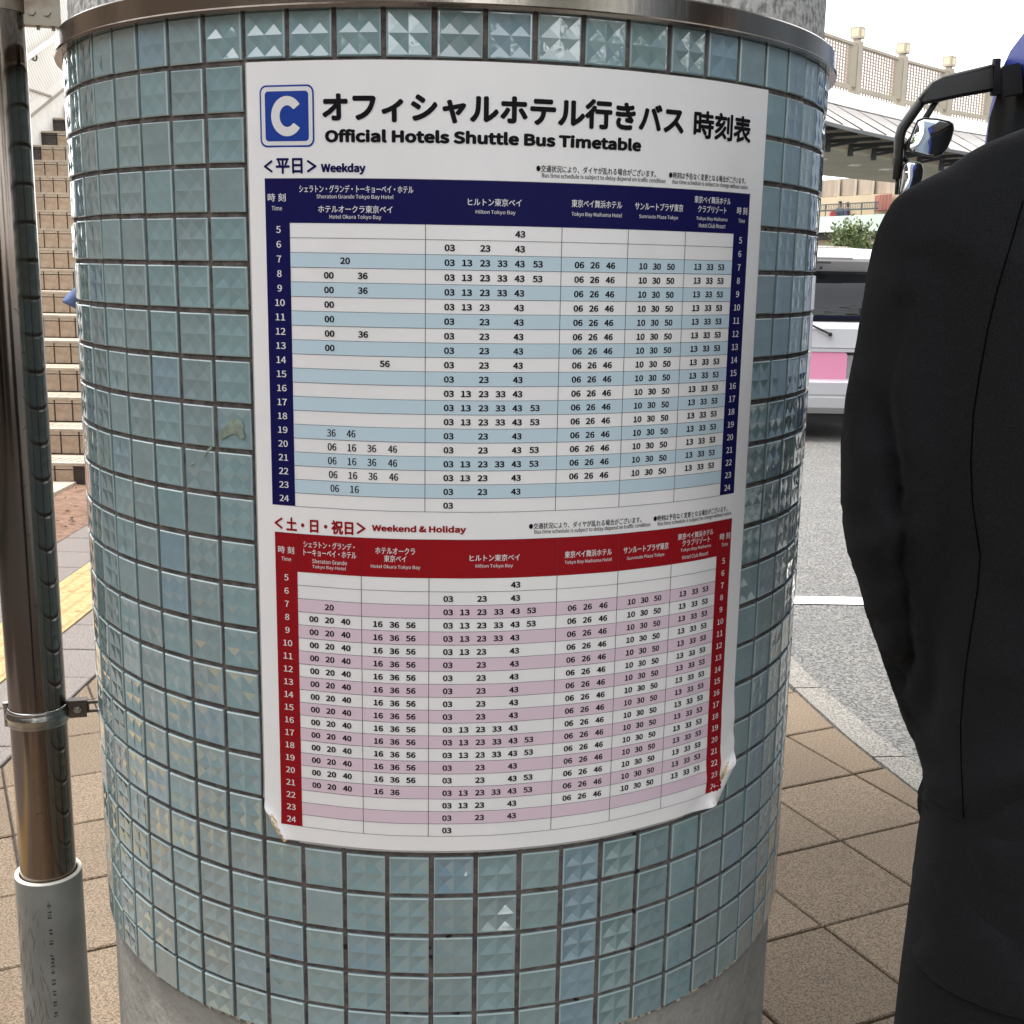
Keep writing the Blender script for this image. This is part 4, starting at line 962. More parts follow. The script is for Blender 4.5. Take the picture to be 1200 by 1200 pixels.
# ------------------------------------------------------------------ smaller figures
def figure(x, y, z, face, s_, top, bottom, label, hand_bent=False, voxel=.015, bag=None, group=None):
    f = Vector((math.cos(face), math.sin(face), 0)); l = Vector((-f.y, f.x, 0)); O = Vector((x, y, z)); U = Vector((0, 0, 1))
    def P(a, b, c): return O+(l*a+f*b+U*c)*s_
    b = MB(); b.tube([P(0, 0, .9), P(0, 0, 1.2), P(0, 0, 1.42), P(0, .0, 1.52)], [.1*s_, .1*s_, .08*s_, .05*s_], 12); head_into(b, P(0, .02, 1.61), s_, f)
    arms = []
    for q in (-1, 1):
        if hand_bent and q == hand_bent: pts = [P(q*.19, 0, 1.40), P(q*.44, -.06, 1.20), P(q*.22, .06, 1.06)]
        else: pts = [P(q*.19, 0, 1.40), P(q*.24, -.02, 1.12), P(q*.23, .08, .90)]
        arms.append(pts); b.tube([P(q*.05, 0, 1.40)]+pts, [.045*s_, .045*s_, .036*s_, .028*s_], 10)
        hand_into(b, pts[2], (pts[2]-pts[1]), f, l*-q, s_, .4)
        st_ = .10*q
        b.tube([P(q*.05, 0, .9), P(q*.09, .02, .85), P(q*.10, .05+st_, .48), P(q*.10, st_*1.6, .08)], [.08*s_, .08*s_, .05*s_, .036*s_], 10); b.tube([P(q*.10, st_*1.6, .05), P(q*.105, st_*1.6+.16, .035)], [.04*s_, .032*s_], 8)
    me = remesh(b, voxel*.7, 2); o = tag(bpy.data.objects.new('person', me), label, 'person', group); C.objects.link(o); me.materials.append(skin)
    h_ = MB(); ball(h_, P(0, .0, 1.655), .092*s_, .092*s_, .085*s_, 12); ball(h_, P(0, -.02, 1.61), .085*s_, .08*s_, .09*s_, 12); h_.build('hair', hairm, o, smooth=True)
    t = MB(); t.loft([[tuple(P(hx*math.cos(a), hy*math.sin(a), zz)) for a in [k*2*PI/20 for k in range(20)]] for zz, hx, hy in ((.86, .18, .13), (1.0, .165, .12), (1.15, .165, .12), (1.3, .185, .125), (1.42, .18, .10), (1.48, .10, .08))])
    for pts in arms: t.tube([P(0, 0, 1.38)+(pts[0]-P(0, 0, 1.38))*.4, pts[0], pts[1], pts[1]+(pts[2]-pts[1])*.85], [.07*s_, .072*s_, .060*s_, .046*s_], 12)
    def fn(m2):
        for v in m2.vertices: v.co = v.co+v.normal*.008*mnoise.noise(v.co*14)
    tm_ = remesh(t, voxel, 2, fn); o2 = bpy.data.objects.new('shirt', tm_); C.objects.link(o2); o2.parent = o; tm_.materials.append(top)
    t = MB()
    for q in (-1, 1):
        st_ = .10*q; t.tube([P(q*.07, 0, .93), P(q*.095, .02, .80), P(q*.10, .05+st_, .48), P(q*.10, st_*1.6, .10)], [.11*s_, .11*s_, .078*s_, .07*s_], 14)
    tm_ = remesh(t, voxel, 2); o3 = bpy.data.objects.new('trousers', tm_); C.objects.link(o3); o3.parent = o; tm_.materials.append(bottom)
    return o
blue_shirt = mat('blue_shirt', (0.0975, 0.1425, 0.2850), .8, var=.15, vscale=20); dark_trs = mat('dark_trousers', (.025, .025, .035), .8)
figure(-2.04, 6.75, 0.0, math.radians(80), 1.0, blue_shirt, dark_trs, 'person in a blue shirt hidden behind the pillar, one elbow showing before the stairs', hand_bent=1)

# ================================================================== PARKED WAGON
wag = empty('parked_wagon', 'white minivan parked on the road, seen from behind between the pillar and the black suit', 'minivan')
WX, WYR = 2.70, 10.4
white = mat('pearl_white_paint', (.60, .60, .62), .22, coat=1.0, coat_rough=.04); rub = mat('rubber_black', (.02, .02, .02), .7)
blackp = mat('black_trim', (.02, .02, .022), .35); 
glassb = mat('dark_car_glass', (.010, .011, .013), .03, spec=.5)
prof = [(.10, .22, .76), (.02, .28, .80), (0, .37, .83), (.015, .385, .83), (.0, .40, .835), (.0, .50, .84), (.035, .520, .84), (.10, .530, .83), (.10, .78, .835), (.07, .80, .84), (.075, .83, .84), (.09, .96, .835), (.12, 1.00, .82), (.14, 1.02, .80), (.165, 1.20, .74), (.29, 1.42, .68), (.36, 1.45, .665), (.30, 1.545, .64), (.34, 1.60, .635), (.55, 1.64, .63), (1.2, 1.69, .63), (2.2, 1.68, .63), (3.0, 1.58, .64), (3.7, 1.08, .76), (4.4, .92, .74), (4.62, .70, .74), (4.68, .40, .74), (4.60, .22, .70)]
XS = (-1, -.97, -.88, -.7, -.4, 0, .4, .7, .88, .97, 1)
bm_ = MB(); rows = []
for dy, z, hw in prof:
    rw = []
    for t in XS:
        wrap = (.16 if dy < 1 else -.12 if dy > 3 else 0)*max(0, abs(t)-.55)**2/.2
        dz = -.05*abs(t)**6 if z > 1.5 else 0
        rw.append((WX+hw*t, WYR+dy+wrap, z+dz))
    rows.append(rw)
bm_.loft(rows, closed=False)
me = bm_.mesh('b'); bmx = bmesh.new(); bmx.from_mesh(me); bmx.verts.ensure_lookup_table(); NXs = len(XS)
for e in (0, NXs-1):
    vs2 = [bmx.verts[i*NXs+e] for i in range(len(prof))]
    try: fc = bmx.faces.new(vs2 if e == 0 else vs2[::-1]); bmesh.ops.triangulate(bmx, faces=[fc])
    except Exception: pass
bmesh.ops.recalc_face_normals(bmx, faces=bmx.faces); bmx.to_mesh(me); bmx.free(); me.materials.append(white); me.name = 'body'
bo = link('body', me, wag); autosmooth(bo, .5)
def patch(name, m, i0, i1, t0, t1, off=.004, parent=wag):
    """panel lying on the body between two profile rows"""
    mb = MB(); rws = []
    for i in range(i0, i1+1):
        dy, z, hw = prof[i]; rw = []
        for k in range(11):
            t = t0+(t1-t0)*k/10; wrap = (.16 if dy < 1 else 0)*max(0, abs(t)-.55)**2/.2; rw.append((WX+hw*t, WYR+dy+wrap-off, z+off*.35))
        rws.append(rw)
    mb.loft(rws, closed=False); return mb.build(name, m, parent, smooth=True)
patch('rear_window', glassb, 13, 16, -.93, .93, .006)
sg = MB(); sg.beam((WX-.60, WYR+.35, 1.44), (WX+.60, WYR+.35, 1.44), .012, .02); sg.build('window_seal', rub, wag)
sp_ = MB(); sp_.loft([[(WX+x, WYR+.20+.05*abs(x)**2, 1.535), (WX+x, WYR+.195+.05*abs(x)**2, 1.56), (WX+x, WYR+.24+.05*abs(x)**2, 1.605-.03*abs(x)**3), (WX+x, WYR+.60, 1.655-.03*abs(x)**3), (WX+x, WYR+.60, 1.60)] for x in (-.60, -.4, -.2, 0, .2, .4, .60)]); o = sp_.build('spoiler', white, wag); autosmooth(o, .6)
hl = MB(); hl.box(WX-.26, WX+.22, WYR+.190, WYR+.23, 1.557, 1.570); hl.build('high_stop_lamp', mat('lamp_grey', (.34, .30, .30), .25), wag)
cl = MB(); cl.box(WX-.12, WX+.05, WYR+.25, WYR+.30, 1.515, 1.534); cl.build('spoiler_clip', mat('grey_trim', (.2, .2, .2), .5), wag)
an = MB(); an.tube([(WX-.02, WYR+.33, 1.475), (WX-.02, WYR+.30, 1.482)], .009, 8); an.build('washer_nozzle', blackp, wag)
wi = MB(); wi.tube([at(973, 392, WYR+.04), at(973, 392, WYR+.10)], .018, 12); wi.beam(at(973, 391.5, WYR+.05), at(951, 381, WYR+.075), .016, .016); wi.beam(at(951, 381, WYR+.08), at(925, 372, WYR+.12), .012, .012); wi.build('rear_wiper', blackp, wag)
rec = MB(); rec.box(WX-.40, WX+.46, WYR+.094, WYR+.099, .545, .775); rec.build('plate_recess', mat('recess_grey', (.34, .34, .35), .4, coat=.5), wag)
ga = MB(); ga.box(WX-.45, WX+.46, WYR+.060, WYR+.095, .762, .79); ga.build('handle_garnish', white, wag)
gh = MB(); gh.box(WX+.19, WX+.28, WYR+.085, WYR+.0935, .735, .765); gh.build('tailgate_latch', blackp, wag)
pl_ = MB(); hw_, hh_ = .176, .128; pcx = at(968.5, 430, WYR+.07); pr_ = .03; pts = []
for cx_, cz_, a0 in ((hw_-pr_, hh_-pr_, 0), (-hw_+pr_, hh_-pr_, PI/2), (-hw_+pr_, -hh_+pr_, PI), (hw_-pr_, -hh_+pr_, 1.5*PI)):
    for k in range(6): a = a0+PI/2*k/5; pts.append((pcx.x+cx_+pr_*math.cos(a), pcx.z+cz_+pr_*math.sin(a)))
pl_.loft([[(x, WYR+.085, z) for x, z in pts], [(x, WYR+.070, z) for x, z in pts]]); pl_.build('plate_cover_patch', mat('cover_pink', (.86, .33, .50), .6, spec=.2), wag)  # pink block masking the number plate, built as a panel
for q in (-1, 1):
    tl = MB(); x0 = WX+q*.80; tl.loft([[(x0-q*.10, WYR+.06+.02, z), (x0-q*.02, WYR+.085, z), (x0+q*.035-q*.1*max(0, z-1.0), WYR+.17, z), (x0+q*.03-q*.1*max(0, z-1.0), WYR+.28, z), (x0-q*.08, WYR+.20, z)] for z in (.62, .8, .98)]); tl.build('tail_lamp', mat('lamp_red', (.35, .02, .02), .2, coat=1), wag)
    for yy in (.75, 3.75):
        wc = Vector((WX+q*.74, WYR+yy, .315)); ty = MB()
        prof2 = [(.20, -.09), (.29, -.10), (.315, -.07), (.315, .07), (.29, .10), (.20, .09)]; o_ = len(ty.v); n = 28
        for r_, dx in prof2:
            for k in range(n): a = 2*PI*k/n; ty.v.append((wc.x+dx, wc.y+r_*math.cos(a), wc.z+r_*math.sin(a)))
        for i in range(len(prof2)-1):
            for k in range(n): a = o_+i*n+k; b = o_+i*n+(k+1) % n; ty.f.append((a, b, b+n, a+n))
        wl = empty('wheel'); wl.parent = wag; ty.build('tyre', rub, wl, smooth=True); rm = MB(); rm.tube([wc+Vector((-.07, 0, 0)), wc+Vector((.07*q if q > 0 else .07, 0, 0))], .20, 24); rm.build('rim', st2, wl)
    sw_ = MB(); sw_.loft([[(WX+q*(hw+.004), WYR+y_, z) for y_, z, hw in ((.55, 1.05, .80), (.75, 1.50, .655), (2.9, 1.50, .655), (3.45, 1.10, .765))]], cap=False)
    sw_.v = [(WX+q*(h_+.006), WYR+y_, z) for y_, z, h_ in ((.55, 1.05, .80), (.78, 1.48, .665), (2.9, 1.48, .665), (3.5, 1.10, .765))]; sw_.f = [(0, 1, 2, 3)]; sw_.build('side_window', glassb, wag)
un = MB(); un.box(WX-.78, WX+.78, WYR+.14, WYR+4.5, .13, .26); un.build('underbody', rub, wag)
stk = MB(); q = [at(969, 329, WYR+.30), at(984, 329.5, WYR+.30), at(983.5, 339.5, WYR+.26), at(968.5, 339, WYR+.26)]; stk.quad(*[p_+Vector((0, -.012, 0)) for p_ in q]); stk.build('window_sticker', mat('sticker_pale', (.42, .44, .42), .6), wag)
stk = MB()
for xx in (973, 979.5): 
    p_ = at(xx, 336, WYR+.262); stk.box(p_.x-.012, p_.x+.012, p_.y-.014, p_.y-.013, p_.z-.012, p_.z+.012)
stk.build('sticker_marks', mat('sticker_mark', (.18, .2, .2), .6), wag)['kind'] = 'stuff'

# ================================================================== BLUE TRUCK AT THE RIGHT EDGE
trk = empty('blue_truck', 'blue truck cab with black mirror arms standing at the right edge behind the black suit', 'truck')
tblue = mat('truck_blue', (.012, .022, .17), .45, spec=.2); tblk = mat('truck_black', (.016, .015, .014), .42, spec=.4)
tgry = mat('truck_frame_grey', (.016, .016, .015), 1.0, spec=.0); mirr = mat('mirror_glass', (.92, .93, .93), .015, 1.0)
TX0, TX1 = 2.46, 4.6
side = [(4.9, .75), (6.5, .75), (6.62, 1.0), (6.64, 1.9), (6.58, 2.30), (6.50, 2.46), (6.36, 2.58), (6.15, 2.66), (5.8, 2.70), (4.9, 2.72)]
cb = MB(); cb.loft([[(x, y, z) for y, z in side] for x in (TX0, TX1)]); cb.build('cab', tblue, trk, bevel=.05)
wn = MB(); wn.loft([[(x, y, z) for y, z in ((5.15, 1.45), (6.50, 1.40), (6.54, 1.9), (6.50, 2.24), (6.42, 2.36), (5.15, 2.42))] for x in (TX0-.012, TX0+.01)]); wn.build('door_frame', tgry, trk, bevel=.01)
wn = MB(); wn.loft([[(x, y, z) for y, z in ((5.25, 1.62), (6.30, 1.58), (6.33, 1.9), (6.29, 2.12), (6.20, 2.22), (5.25, 2.24))] for x in (TX0-.018, TX0-.010)]); wn.build('door_window', mat('truck_window', (.008, .009, .010), .9, spec=.02), trk)
wn = MB(); wn.box(TX0+.15, TX1-.15, 6.63, 6.66, 1.45, 2.2); wn.build('windscreen', glassb, trk)
sk = MB(); sk.box(TX0-.014, TX0+.01, 4.92, 6.5, .80, 1.43); sk.build('reflection_panel', mat('reflection_panel_grey', (.30, .31, .33), .5), trk)  # unseen pale panel added to weaken the cab's blue reflection in the tiles
bu = MB(); bu.box(TX0+.03, TX1-.03, 6.45, 6.80, .40, .76); bu.build('bumper', tblk, trk, bevel=.03)
bo2 = MB(); bo2.box(TX0-.02, TX1+.02, -.6, 4.75, .98, 3.15); bo2.build('unseen_cargo_box', mat('cargo_pale_blue', (.20, .26, .33), .55), trk, bevel=.02)  # unseen body, height and tone set to block sky from the right-hand tiles
chs = MB(); chs.box(TX0+.5, TX0+.7, .0, 6.4, .65, .95); chs.box(TX1-.7, TX1-.5, .0, 6.4, .65, .95); chs.box(TX0+.45, TX1-.45, 4.7, 4.92, .8, 1.3); chs.build('chassis', tblk, trk)
for yy in (5.7, 1.2):
    for xx in (TX0+.18, TX1-.18):
        w2 = empty('wheel'); w2.parent = trk; ty = MB(); ty.tube([(xx-.13, yy, .47), (xx-.11, yy, .47), (xx+.11, yy, .47), (xx+.13, yy, .47)], [.42, .47, .47, .42], 32); ty.build('tyre', rub, w2); ty = MB(); ty.tube([(xx-.14, yy, .47), (xx+.14, yy, .47)], .25, 20); ty.build('rim', mat('rim_grey', (.45, .45, .45), .4, .6), w2)
D6 = 6.46
arm_ = empty('mirror_arm'); arm_.parent = trk
mb = MB(); mb.loft([[at(px, py_, dd_) for px, py_ in ((1172, 78), (1197, 73), (1199, 111), (1174, 115))] for dd_ in (6.18, 5.86)]); mb.build('hinge_box', tblk, arm_, bevel=.008)
mb = MB(); mb.loft([[at(px, py_, D6-dy) for px, py_ in ((1166, 71), (1172, 70), (1173, 110), (1163, 112))] for dy in (-.03, .14)]); mb.build('hinge_plate', tblk, arm_)
mb = MB(); mb.tube([at(1168, 69, D6-.06), at(1165, 112, D6-.06)], .022, 12); mb.build('hinge_pin', tblk, arm_)
top = [(1164, 79), (1130, 87), (1105, 93), (1093, 99), (1086, 108), (1080, 118)]; bot = [(1164, 103), (1130, 109), (1110, 113), (1100, 115.5), (1090, 117), (1082, 119)]
mb = MB(); mb.loft([[at(*t_, D6-.02), at(*t_, D6-.10), at(*b_, D6-.10), at(*b_, D6-.02)] for t_, b_ in zip(top, bot)]); mb.build('channel_arm', tgry if False else mat('arm_grey', (.045, .045, .042), .5), arm_)
for ln in (top, bot):
    mb = MB(); mb.tube([at(*p_, D6-.08) for p_ in ln], .018, 10); mb.build('arm_rail', tblk, arm_, smooth=True)
mb = MB(); mb.tube([at(1090, 104, D6-.06), at(1080, 118, D6-.06), at(1066, 138, D6-.06), at(1057, 151, D6-.06), at(1054, 162, D6-.06), at(1053, 185, D6-.06), at(1051.5, 210, D6-.06)], [.022, .026, .027, .027, .027, .025, .025], 12); mb.build('arm_tube', tblk, arm_, smooth=True)
mb = MB(); mb.tube([at(1099, 116, D6-.06), at(1086, 136, D6-.05), at(1072, 158, D6-.05), at(1057, 178, D6-.05)], .016, 10); mb.tube([at(1055, 182, D6-.06), at(1064, 190, D6-.05)], .013, 8); mb.tube([at(1051.5, 208, D6-.06), at(1051, 228, D6-.06)], .011, 8); mb.tube([at(1059, 192, D6-.05), at(1056, 228, D6-.05)], .008, 8); mb.build('stay_rod', tblk, arm_, smooth=True)
def mirror(name, poly, dep, tilt):
    n = len(poly); c_ = (sum(p_[0] for p_ in poly)/n, sum(p_[1] for p_ in poly)/n)
    def sc_(k, d, b=0): return [at(c_[0]+(x-c_[0])*k, c_[1]+(y-c_[1])*k, dep+d) for x, y in poly]
    o = empty(name); o.parent = trk
    mb = MB(); mb.loft([sc_(.6, .09), sc_(.9, .05), sc_(1.02, .0), sc_(1.0, -.018), sc_(.945, -.018)], cap=False); mb.f.append(tuple(reversed(range(n)))); mb.build('mirror_housing', tblk, o, smooth=False)
    mb = MB(); K = (.945, .9, .8, .7, .6, .5, .4, .3, .2, .1, .02)
    rg_ = []
    for k in K: rg_.append([p_+Vector((0, -.014*(1-k*k)+tilt*(p_.x-at(*c_, dep).x), 0)) for p_ in sc_(k, -.015)])
    mb.loft(rg_, cap=True); mb.build('mirror_glass', mirr, o, smooth=True)
mirror('main_mirror', [(1082, 138), (1098, 139), (1112, 142), (1117, 145), (1118, 151), (1115, 163), (1110, 174), (1104, 181), (1096, 184), (1086, 183), (1075, 180), (1067, 178), (1063.5, 174), (1065, 166), (1070, 152), (1075, 141)], D6-.13, 0)
mirror('lower_mirror', [(1064, 189), (1074, 189.5), (1080, 192), (1082, 199), (1081, 208), (1077, 220), (1070, 232), (1055, 234), (1053, 226), (1056, 205), (1059, 193)], D6-.12, 0)

# ================================================================== ELEVATED WALKWAY
bei = mat('walkway_beige', (0.3251, 0.2864, 0.2245), .8, var=.06, vscale=2); whi = mat('fascia_white', (.80, .79, .76), .7, var=.04, vscale=2); pan = mat('canopy_panel', (0.4250, 0.3910, 0.3655), .55, var=.05, vscale=1.5)
sof = mat('soffit_olive', (0.3927, 0.3808, 0.2975), .85, var=.05, vscale=1); dgm = mat('walkway_dark_steel', (.03, .035, .035), .5, .3); lan = mat('lantern_pane', (0.5600, 0.4800, 0.2880), .5)
lat = mat('lattice_beige', (.34, .28, .23), .8)
ZD = 5.97
path = [(2.9, 23.9), (4.0, 26.1), (5.4, 28.3), (6.95, 30.4), (8.637, 32.376), (10.435, 34.376), (12.367, 36.264), (14.302, 37.859), (16.45, 39.45), (18.7, 40.9), (21.1, 42.2), (23.6, 43.3)]
def pn(i):
    a = Vector((*path[max(i-1, 0)], 0)); b = Vector((*path[min(i+1, len(path)-1)], 0)); d = (b-a).normalized(); return Vector((d.y, -d.x, 0)), d
def WP(i, o, z): n, d = pn(i); return Vector((*path[i], 0))+n*o+Vector((0, 0, z))
def lerp(a, b, t): return a+(b-a)*t
walk = empty('elevated_walkway', 'curved elevated walkway with white edge, sloping grey canopy panels and dark brackets underneath', 'walkway')
NPth = len(path)
mb = MB(); mb.loft([[WP(i, .15, ZD), WP(i, .15, 5.62), WP(i, -5.8, 5.62), WP(i, -5.8, ZD)] for i in range(NPth)]); mb.build('deck_edge', whi, walk)
mb = MB(); mb.loft([[WP(i, -.02, 5.61), WP(i, -.02, 4.55), WP(i, -4.4, 4.55), WP(i, -4.4, 5.61)] for i in range(NPth)]); mb.build('soffit', sof, walk)
mb = MB(); mb.loft([[WP(i, .0, 5.5), WP(i, .0, 4.62)] for i in range(NPth)], closed=False); mb.build('beam_face', bei, walk)
for i in range(NPth-1):
    for q in range(2):
        t0, t1 = q*.5+.006, q*.5+.494
        def L(o, z, t): return lerp(WP(i, o, z), WP(i+1, o, z), t)
        mb = MB(); mb.loft([[L(.12, 5.60, t0), L(.12, 5.60, t1), L(.12, 5.55, t1), L(.12, 5.55, t0)], [L(1.25, 4.86, t0+.25), L(1.25, 4.86, t1+.25), L(1.25, 4.81, t1+.25), L(1.25, 4.81, t0+.25)]]); mb.build('canopy_panel', pan, walk)
        mb = MB(); mb.beam(L(.05, 4.72, t0), L(1.15, 4.78, t0+.22), .09, .09); mb.beam(L(.05, 4.60, t0), L(.65, 4.72, t0+.12), .07, .07); mb.beam(L(.02, 4.8, t0), L(.02, 4.46, t0), .14, .12); mb.build('canopy_bracket', dgm, walk)
        mb = MB(); mb.beam(L(.1, 5.605, t1+.006), L(1.27, 4.868, t1+.256), .03, .02); mb.build('panel_joint', dgm, walk)
mb = MB()
for i in range(NPth-1): mb.beam(WP(i, 1.24, 4.80), WP(i+1, 1.24, 4.80), .05, .08)
mb.build('gutter', dgm, walk)
for (px, py_) in ((1002, 193), (1038, 198), (962, 186)):
    p_ = gr(px, py_, 4.548); mb = MB(); mb.box(p_.x-.14, p_.x+.14, p_.y-.25, p_.y+.25, 4.525, 4.547); mb.build('soffit_lamp', whi, walk)
for i in range(4, 8):
    po = empty('lantern_post', None); n, d = pn(i)
    def Q(o, s_, z): return WP(i, o, z)+d*s_
    mb = MB(); mb.beam(Q(0, 0, ZD-.25), Q(0, 0, ZD+1.32), .24, .24, up=n); mb.build('post_shaft', bei, po)
    mb = MB(); mb.beam(Q(0, 0, ZD+1.32), Q(0, 0, ZD+1.38), .14, .14, up=n); mb.build('post_neck', bei, po)
    mb = MB(); mb.beam(Q(0, 0, ZD+1.38), Q(0, 0, ZD+1.66), .28, .28, up=n); o = mb.build('lantern_box', bei, po)
    for a, b in ((n, d), (d*-1, n)):
        c_ = Q(0, 0, ZD+1.52)+a*.143; mb = MB(); mb.quad(c_-b*.09-Vector((0, 0, .09)), c_+b*.09-Vector((0, 0, .09)), c_+b*.09+Vector((0, 0, .09)), c_-b*.09+Vector((0, 0, .09))); mb.build('lantern_pane', lan, o)
    names = {4: 'beige fence post with cube lantern, leftmost seen right beside the pillar', 5: 'beige cube lantern post, second from the pillar, above the mirror arm end', 6: 'beige cube lantern post partly crossed by the black mirror arm', 7: 'beige fence post seen through the gap under the black mirror arm next to the truck'}
    tag(po, names.get(i, 'beige fence post with cube lantern on the walkway, out of sight from the pillar'), 'post', 'lantern posts along the elevated walkway')
for i in range(NPth-1):
    if not 3 <= i <= 6: continue
    fp = empty('lattice_panel', None)
    def G(t, z): return lerp(WP(i, 0, z), WP(i+1, 0, z), t)
    mb = MB(); mb.beam(G(.05, ZD+1.22), G(.95, ZD+1.22), .12, .07); mb.build('top_rail', bei, fp)
    mb = MB(); mb.beam(G(.05, ZD+.17), G(.95, ZD+.17), .10, .11); mb.build('bottom_rail', bei, fp)
    for t in (.075, .90):
        mb = MB(); mb.beam(G(t, ZD+.18), G(t, ZD+1.19), .10, .10 if t < .5 else .26); mb.build('side_stile', bei, fp)
    mb = MB()
    for k in range(13): t = .13+.70*k/12; mb.beam(G(t, ZD-.06), G(t, ZD+1.19), .052, .04)
    for k in range(13): z = ZD+.22+.94*k/12; mb.beam(G(.09, z), G(.86, z), .03, .022)
    mb.build('lattice', lat, fp)['kind'] = 'stuff'
    lb = {3: 'lattice fence panel touching the pillar edge on the walkway', 4: 'lattice fence panel between the two leftmost lantern posts', 5: 'lattice fence panel behind the bend of the black mirror arm', 6: 'lattice fence panel seen in the gap under the mirror arm'}
    tag(fp, lb.get(i, 'lattice fence panel of the walkway hidden behind nearer things'), 'fence panel', 'lattice panels of the walkway fence')

# ================================================================== FAR CONCOURSE
def FP(px, py_, dd=0.0): 
    y = 50-3.5*(px-960)/88+dd; return at(px, py_, y)
def fwall(mb, x0, x1, zlo, zhi, dd=0.0, th=.3):
    a = FP(x0, 250, dd); b = FP(x1, 250, dd)
    mb.loft([[(p_.x, p_.y, zlo), (p_.x, p_.y, zhi), (p_.x, p_.y+th, zhi), (p_.x, p_.y+th, zlo)] for p_ in (a, b)]); return mb
fb = empty('far_building', 'low building beyond the road with brown panelled parapet above a pale orange wall', 'building')
par = mat('parapet_panel', (.36, .29, .22), .85, var=.14, vscale=1.2, stretch=(3, 3, .4)); org = mat('pale_orange_wall', (0.4760, 0.3825, 0.2635), .85, var=.03, vscale=1)
for k, (a, b) in enumerate(((915, 936), (937, 958), (959, 981), (982, 1000.5), (1002, 1021), (1022.5, 1046), (1047.5, 1070), (1071.5, 1095))):
    fwall(MB(), a, b, 4.50, 5.16, 0, .3).build('parapet_panel', par, fb)
    fwall(MB(), b+.1, b+1.4, 4.46, 5.20, -.12, .3).build('parapet_rib', bei, fb)
fwall(MB(), 915, 1096, 2.0, 4.48, .1, 6).build('upper_wall', org, fb)
jn = MB(); 
for px in (968, 999, 1030): fwall(jn, px, px+.35, 3.9, 4.46, .06, .05)
jn.build('wall_joints', bei, fb)['kind'] = 'stuff'
br = MB(); fwall(br, 1030, 1044, 3.85, 4.42, -.6, .8); bkm = mat('red_brick', (.30, .085, .055), .85, var=.2, vscale=10)
bt = bkm.node_tree; bn = bt.nodes.new('ShaderNodeTexBrick'); bn.inputs['Scale'].default_value = 6; bn.inputs['Color1'].default_value = (.20, .06, .045, 1); bn.inputs['Color2'].default_value = (.25, .08, .055, 1); bn.inputs['Mortar'].default_value = (.42, .22, .18, 1)
bc = bt.nodes.new('ShaderNodeTexCoord'); bt.links.new(bc.outputs['Object'], bn.inputs['Vector']); bt.links.new(bn.outputs[0], bt.nodes['Principled BSDF'].inputs['Base Color'])
tag(br.build('brick_pier', bkm), 'small red brick pier at the right end of the footbridge railing', 'pier')
fbr = empty('footbridge', 'pale mint footbridge beam with dark underside crossing above the parked minivan', 'footbridge')
mint = mat('mint_paint', (0.4930, 0.5780, 0.4930), .6, var=.03, vscale=1)
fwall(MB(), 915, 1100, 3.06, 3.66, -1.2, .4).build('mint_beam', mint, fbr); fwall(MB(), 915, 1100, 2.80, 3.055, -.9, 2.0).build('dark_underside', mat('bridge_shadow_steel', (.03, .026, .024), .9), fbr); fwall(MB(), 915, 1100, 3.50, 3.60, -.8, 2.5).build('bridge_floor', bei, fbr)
rl = empty('bridge_railing', 'dark thin railing along the mint footbridge', 'railing'); gm_ = mat('railing_green_black', (.04, .055, .05), .5)
mb = MB(); fwall(mb, 915, 1029, 4.10, 4.14, -1.2, .05); mb.build('top_rail', gm_, rl); mb = MB(); fwall(mb, 915, 1029, 3.86, 3.92, -1.2, .05); mb.build('middle_rail', gm_, rl)
for px in (946, 967, 1009, 1025): fwall(MB(), px, px+1.0, 3.66, 4.12, -1.25, .06).build('rail_post', gm_, rl)
mb = MB()
for k in range(50): px = 930+2.0*k; fwall(mb, px, px+.45, 3.93, 4.10, -1.2, .03)
mb.build('baluster_row', gm_, rl)['kind'] = 'stuff'
fwall(MB(), 966, 973.5, 1.9, 2.72, -.05, .1).build('brown_door', mat('brown_door', (.13, .04, .03), .7), fb)
fwall(MB(), 966, 975, 2.74, 2.80, -.06, .1).build('door_head', bei, fb)
p_ = FP(983.5, 250, -.2); figure(p_.x, p_.y, 2.62, math.radians(200), .97, mat('slate_jacket', (.06, .09, .12), .8), mat('pale_skirt', (.5, .47, .45), .8), 'person in a slate jacket with a pink bag, left of two on the footbridge', voxel=.03)
bgb = MB(); bgb.loft([sring(p_.x-.28, p_.y-.12, z, hx, .10, 2.5, 14) for z, hx in ((3.50, .08), (3.56, .13), (3.80, .14), (3.95, .09))]); tag(bgb.build('shoulder_bag', mat('pink_bag', (.42, .10, .12), .8)), 'dull pink bag carried by the left person on the footbridge', 'bag')
p_ = FP(992.5, 250, -.2); figure(p_.x, p_.y, 2.60, math.radians(160), .95, mat('navy_print', (.05, .05, .10), .8), mat('purple_skirt', (.28, .10, .24), .8), 'person in dark top and purple skirt, right of two on the footbridge', voxel=.03)

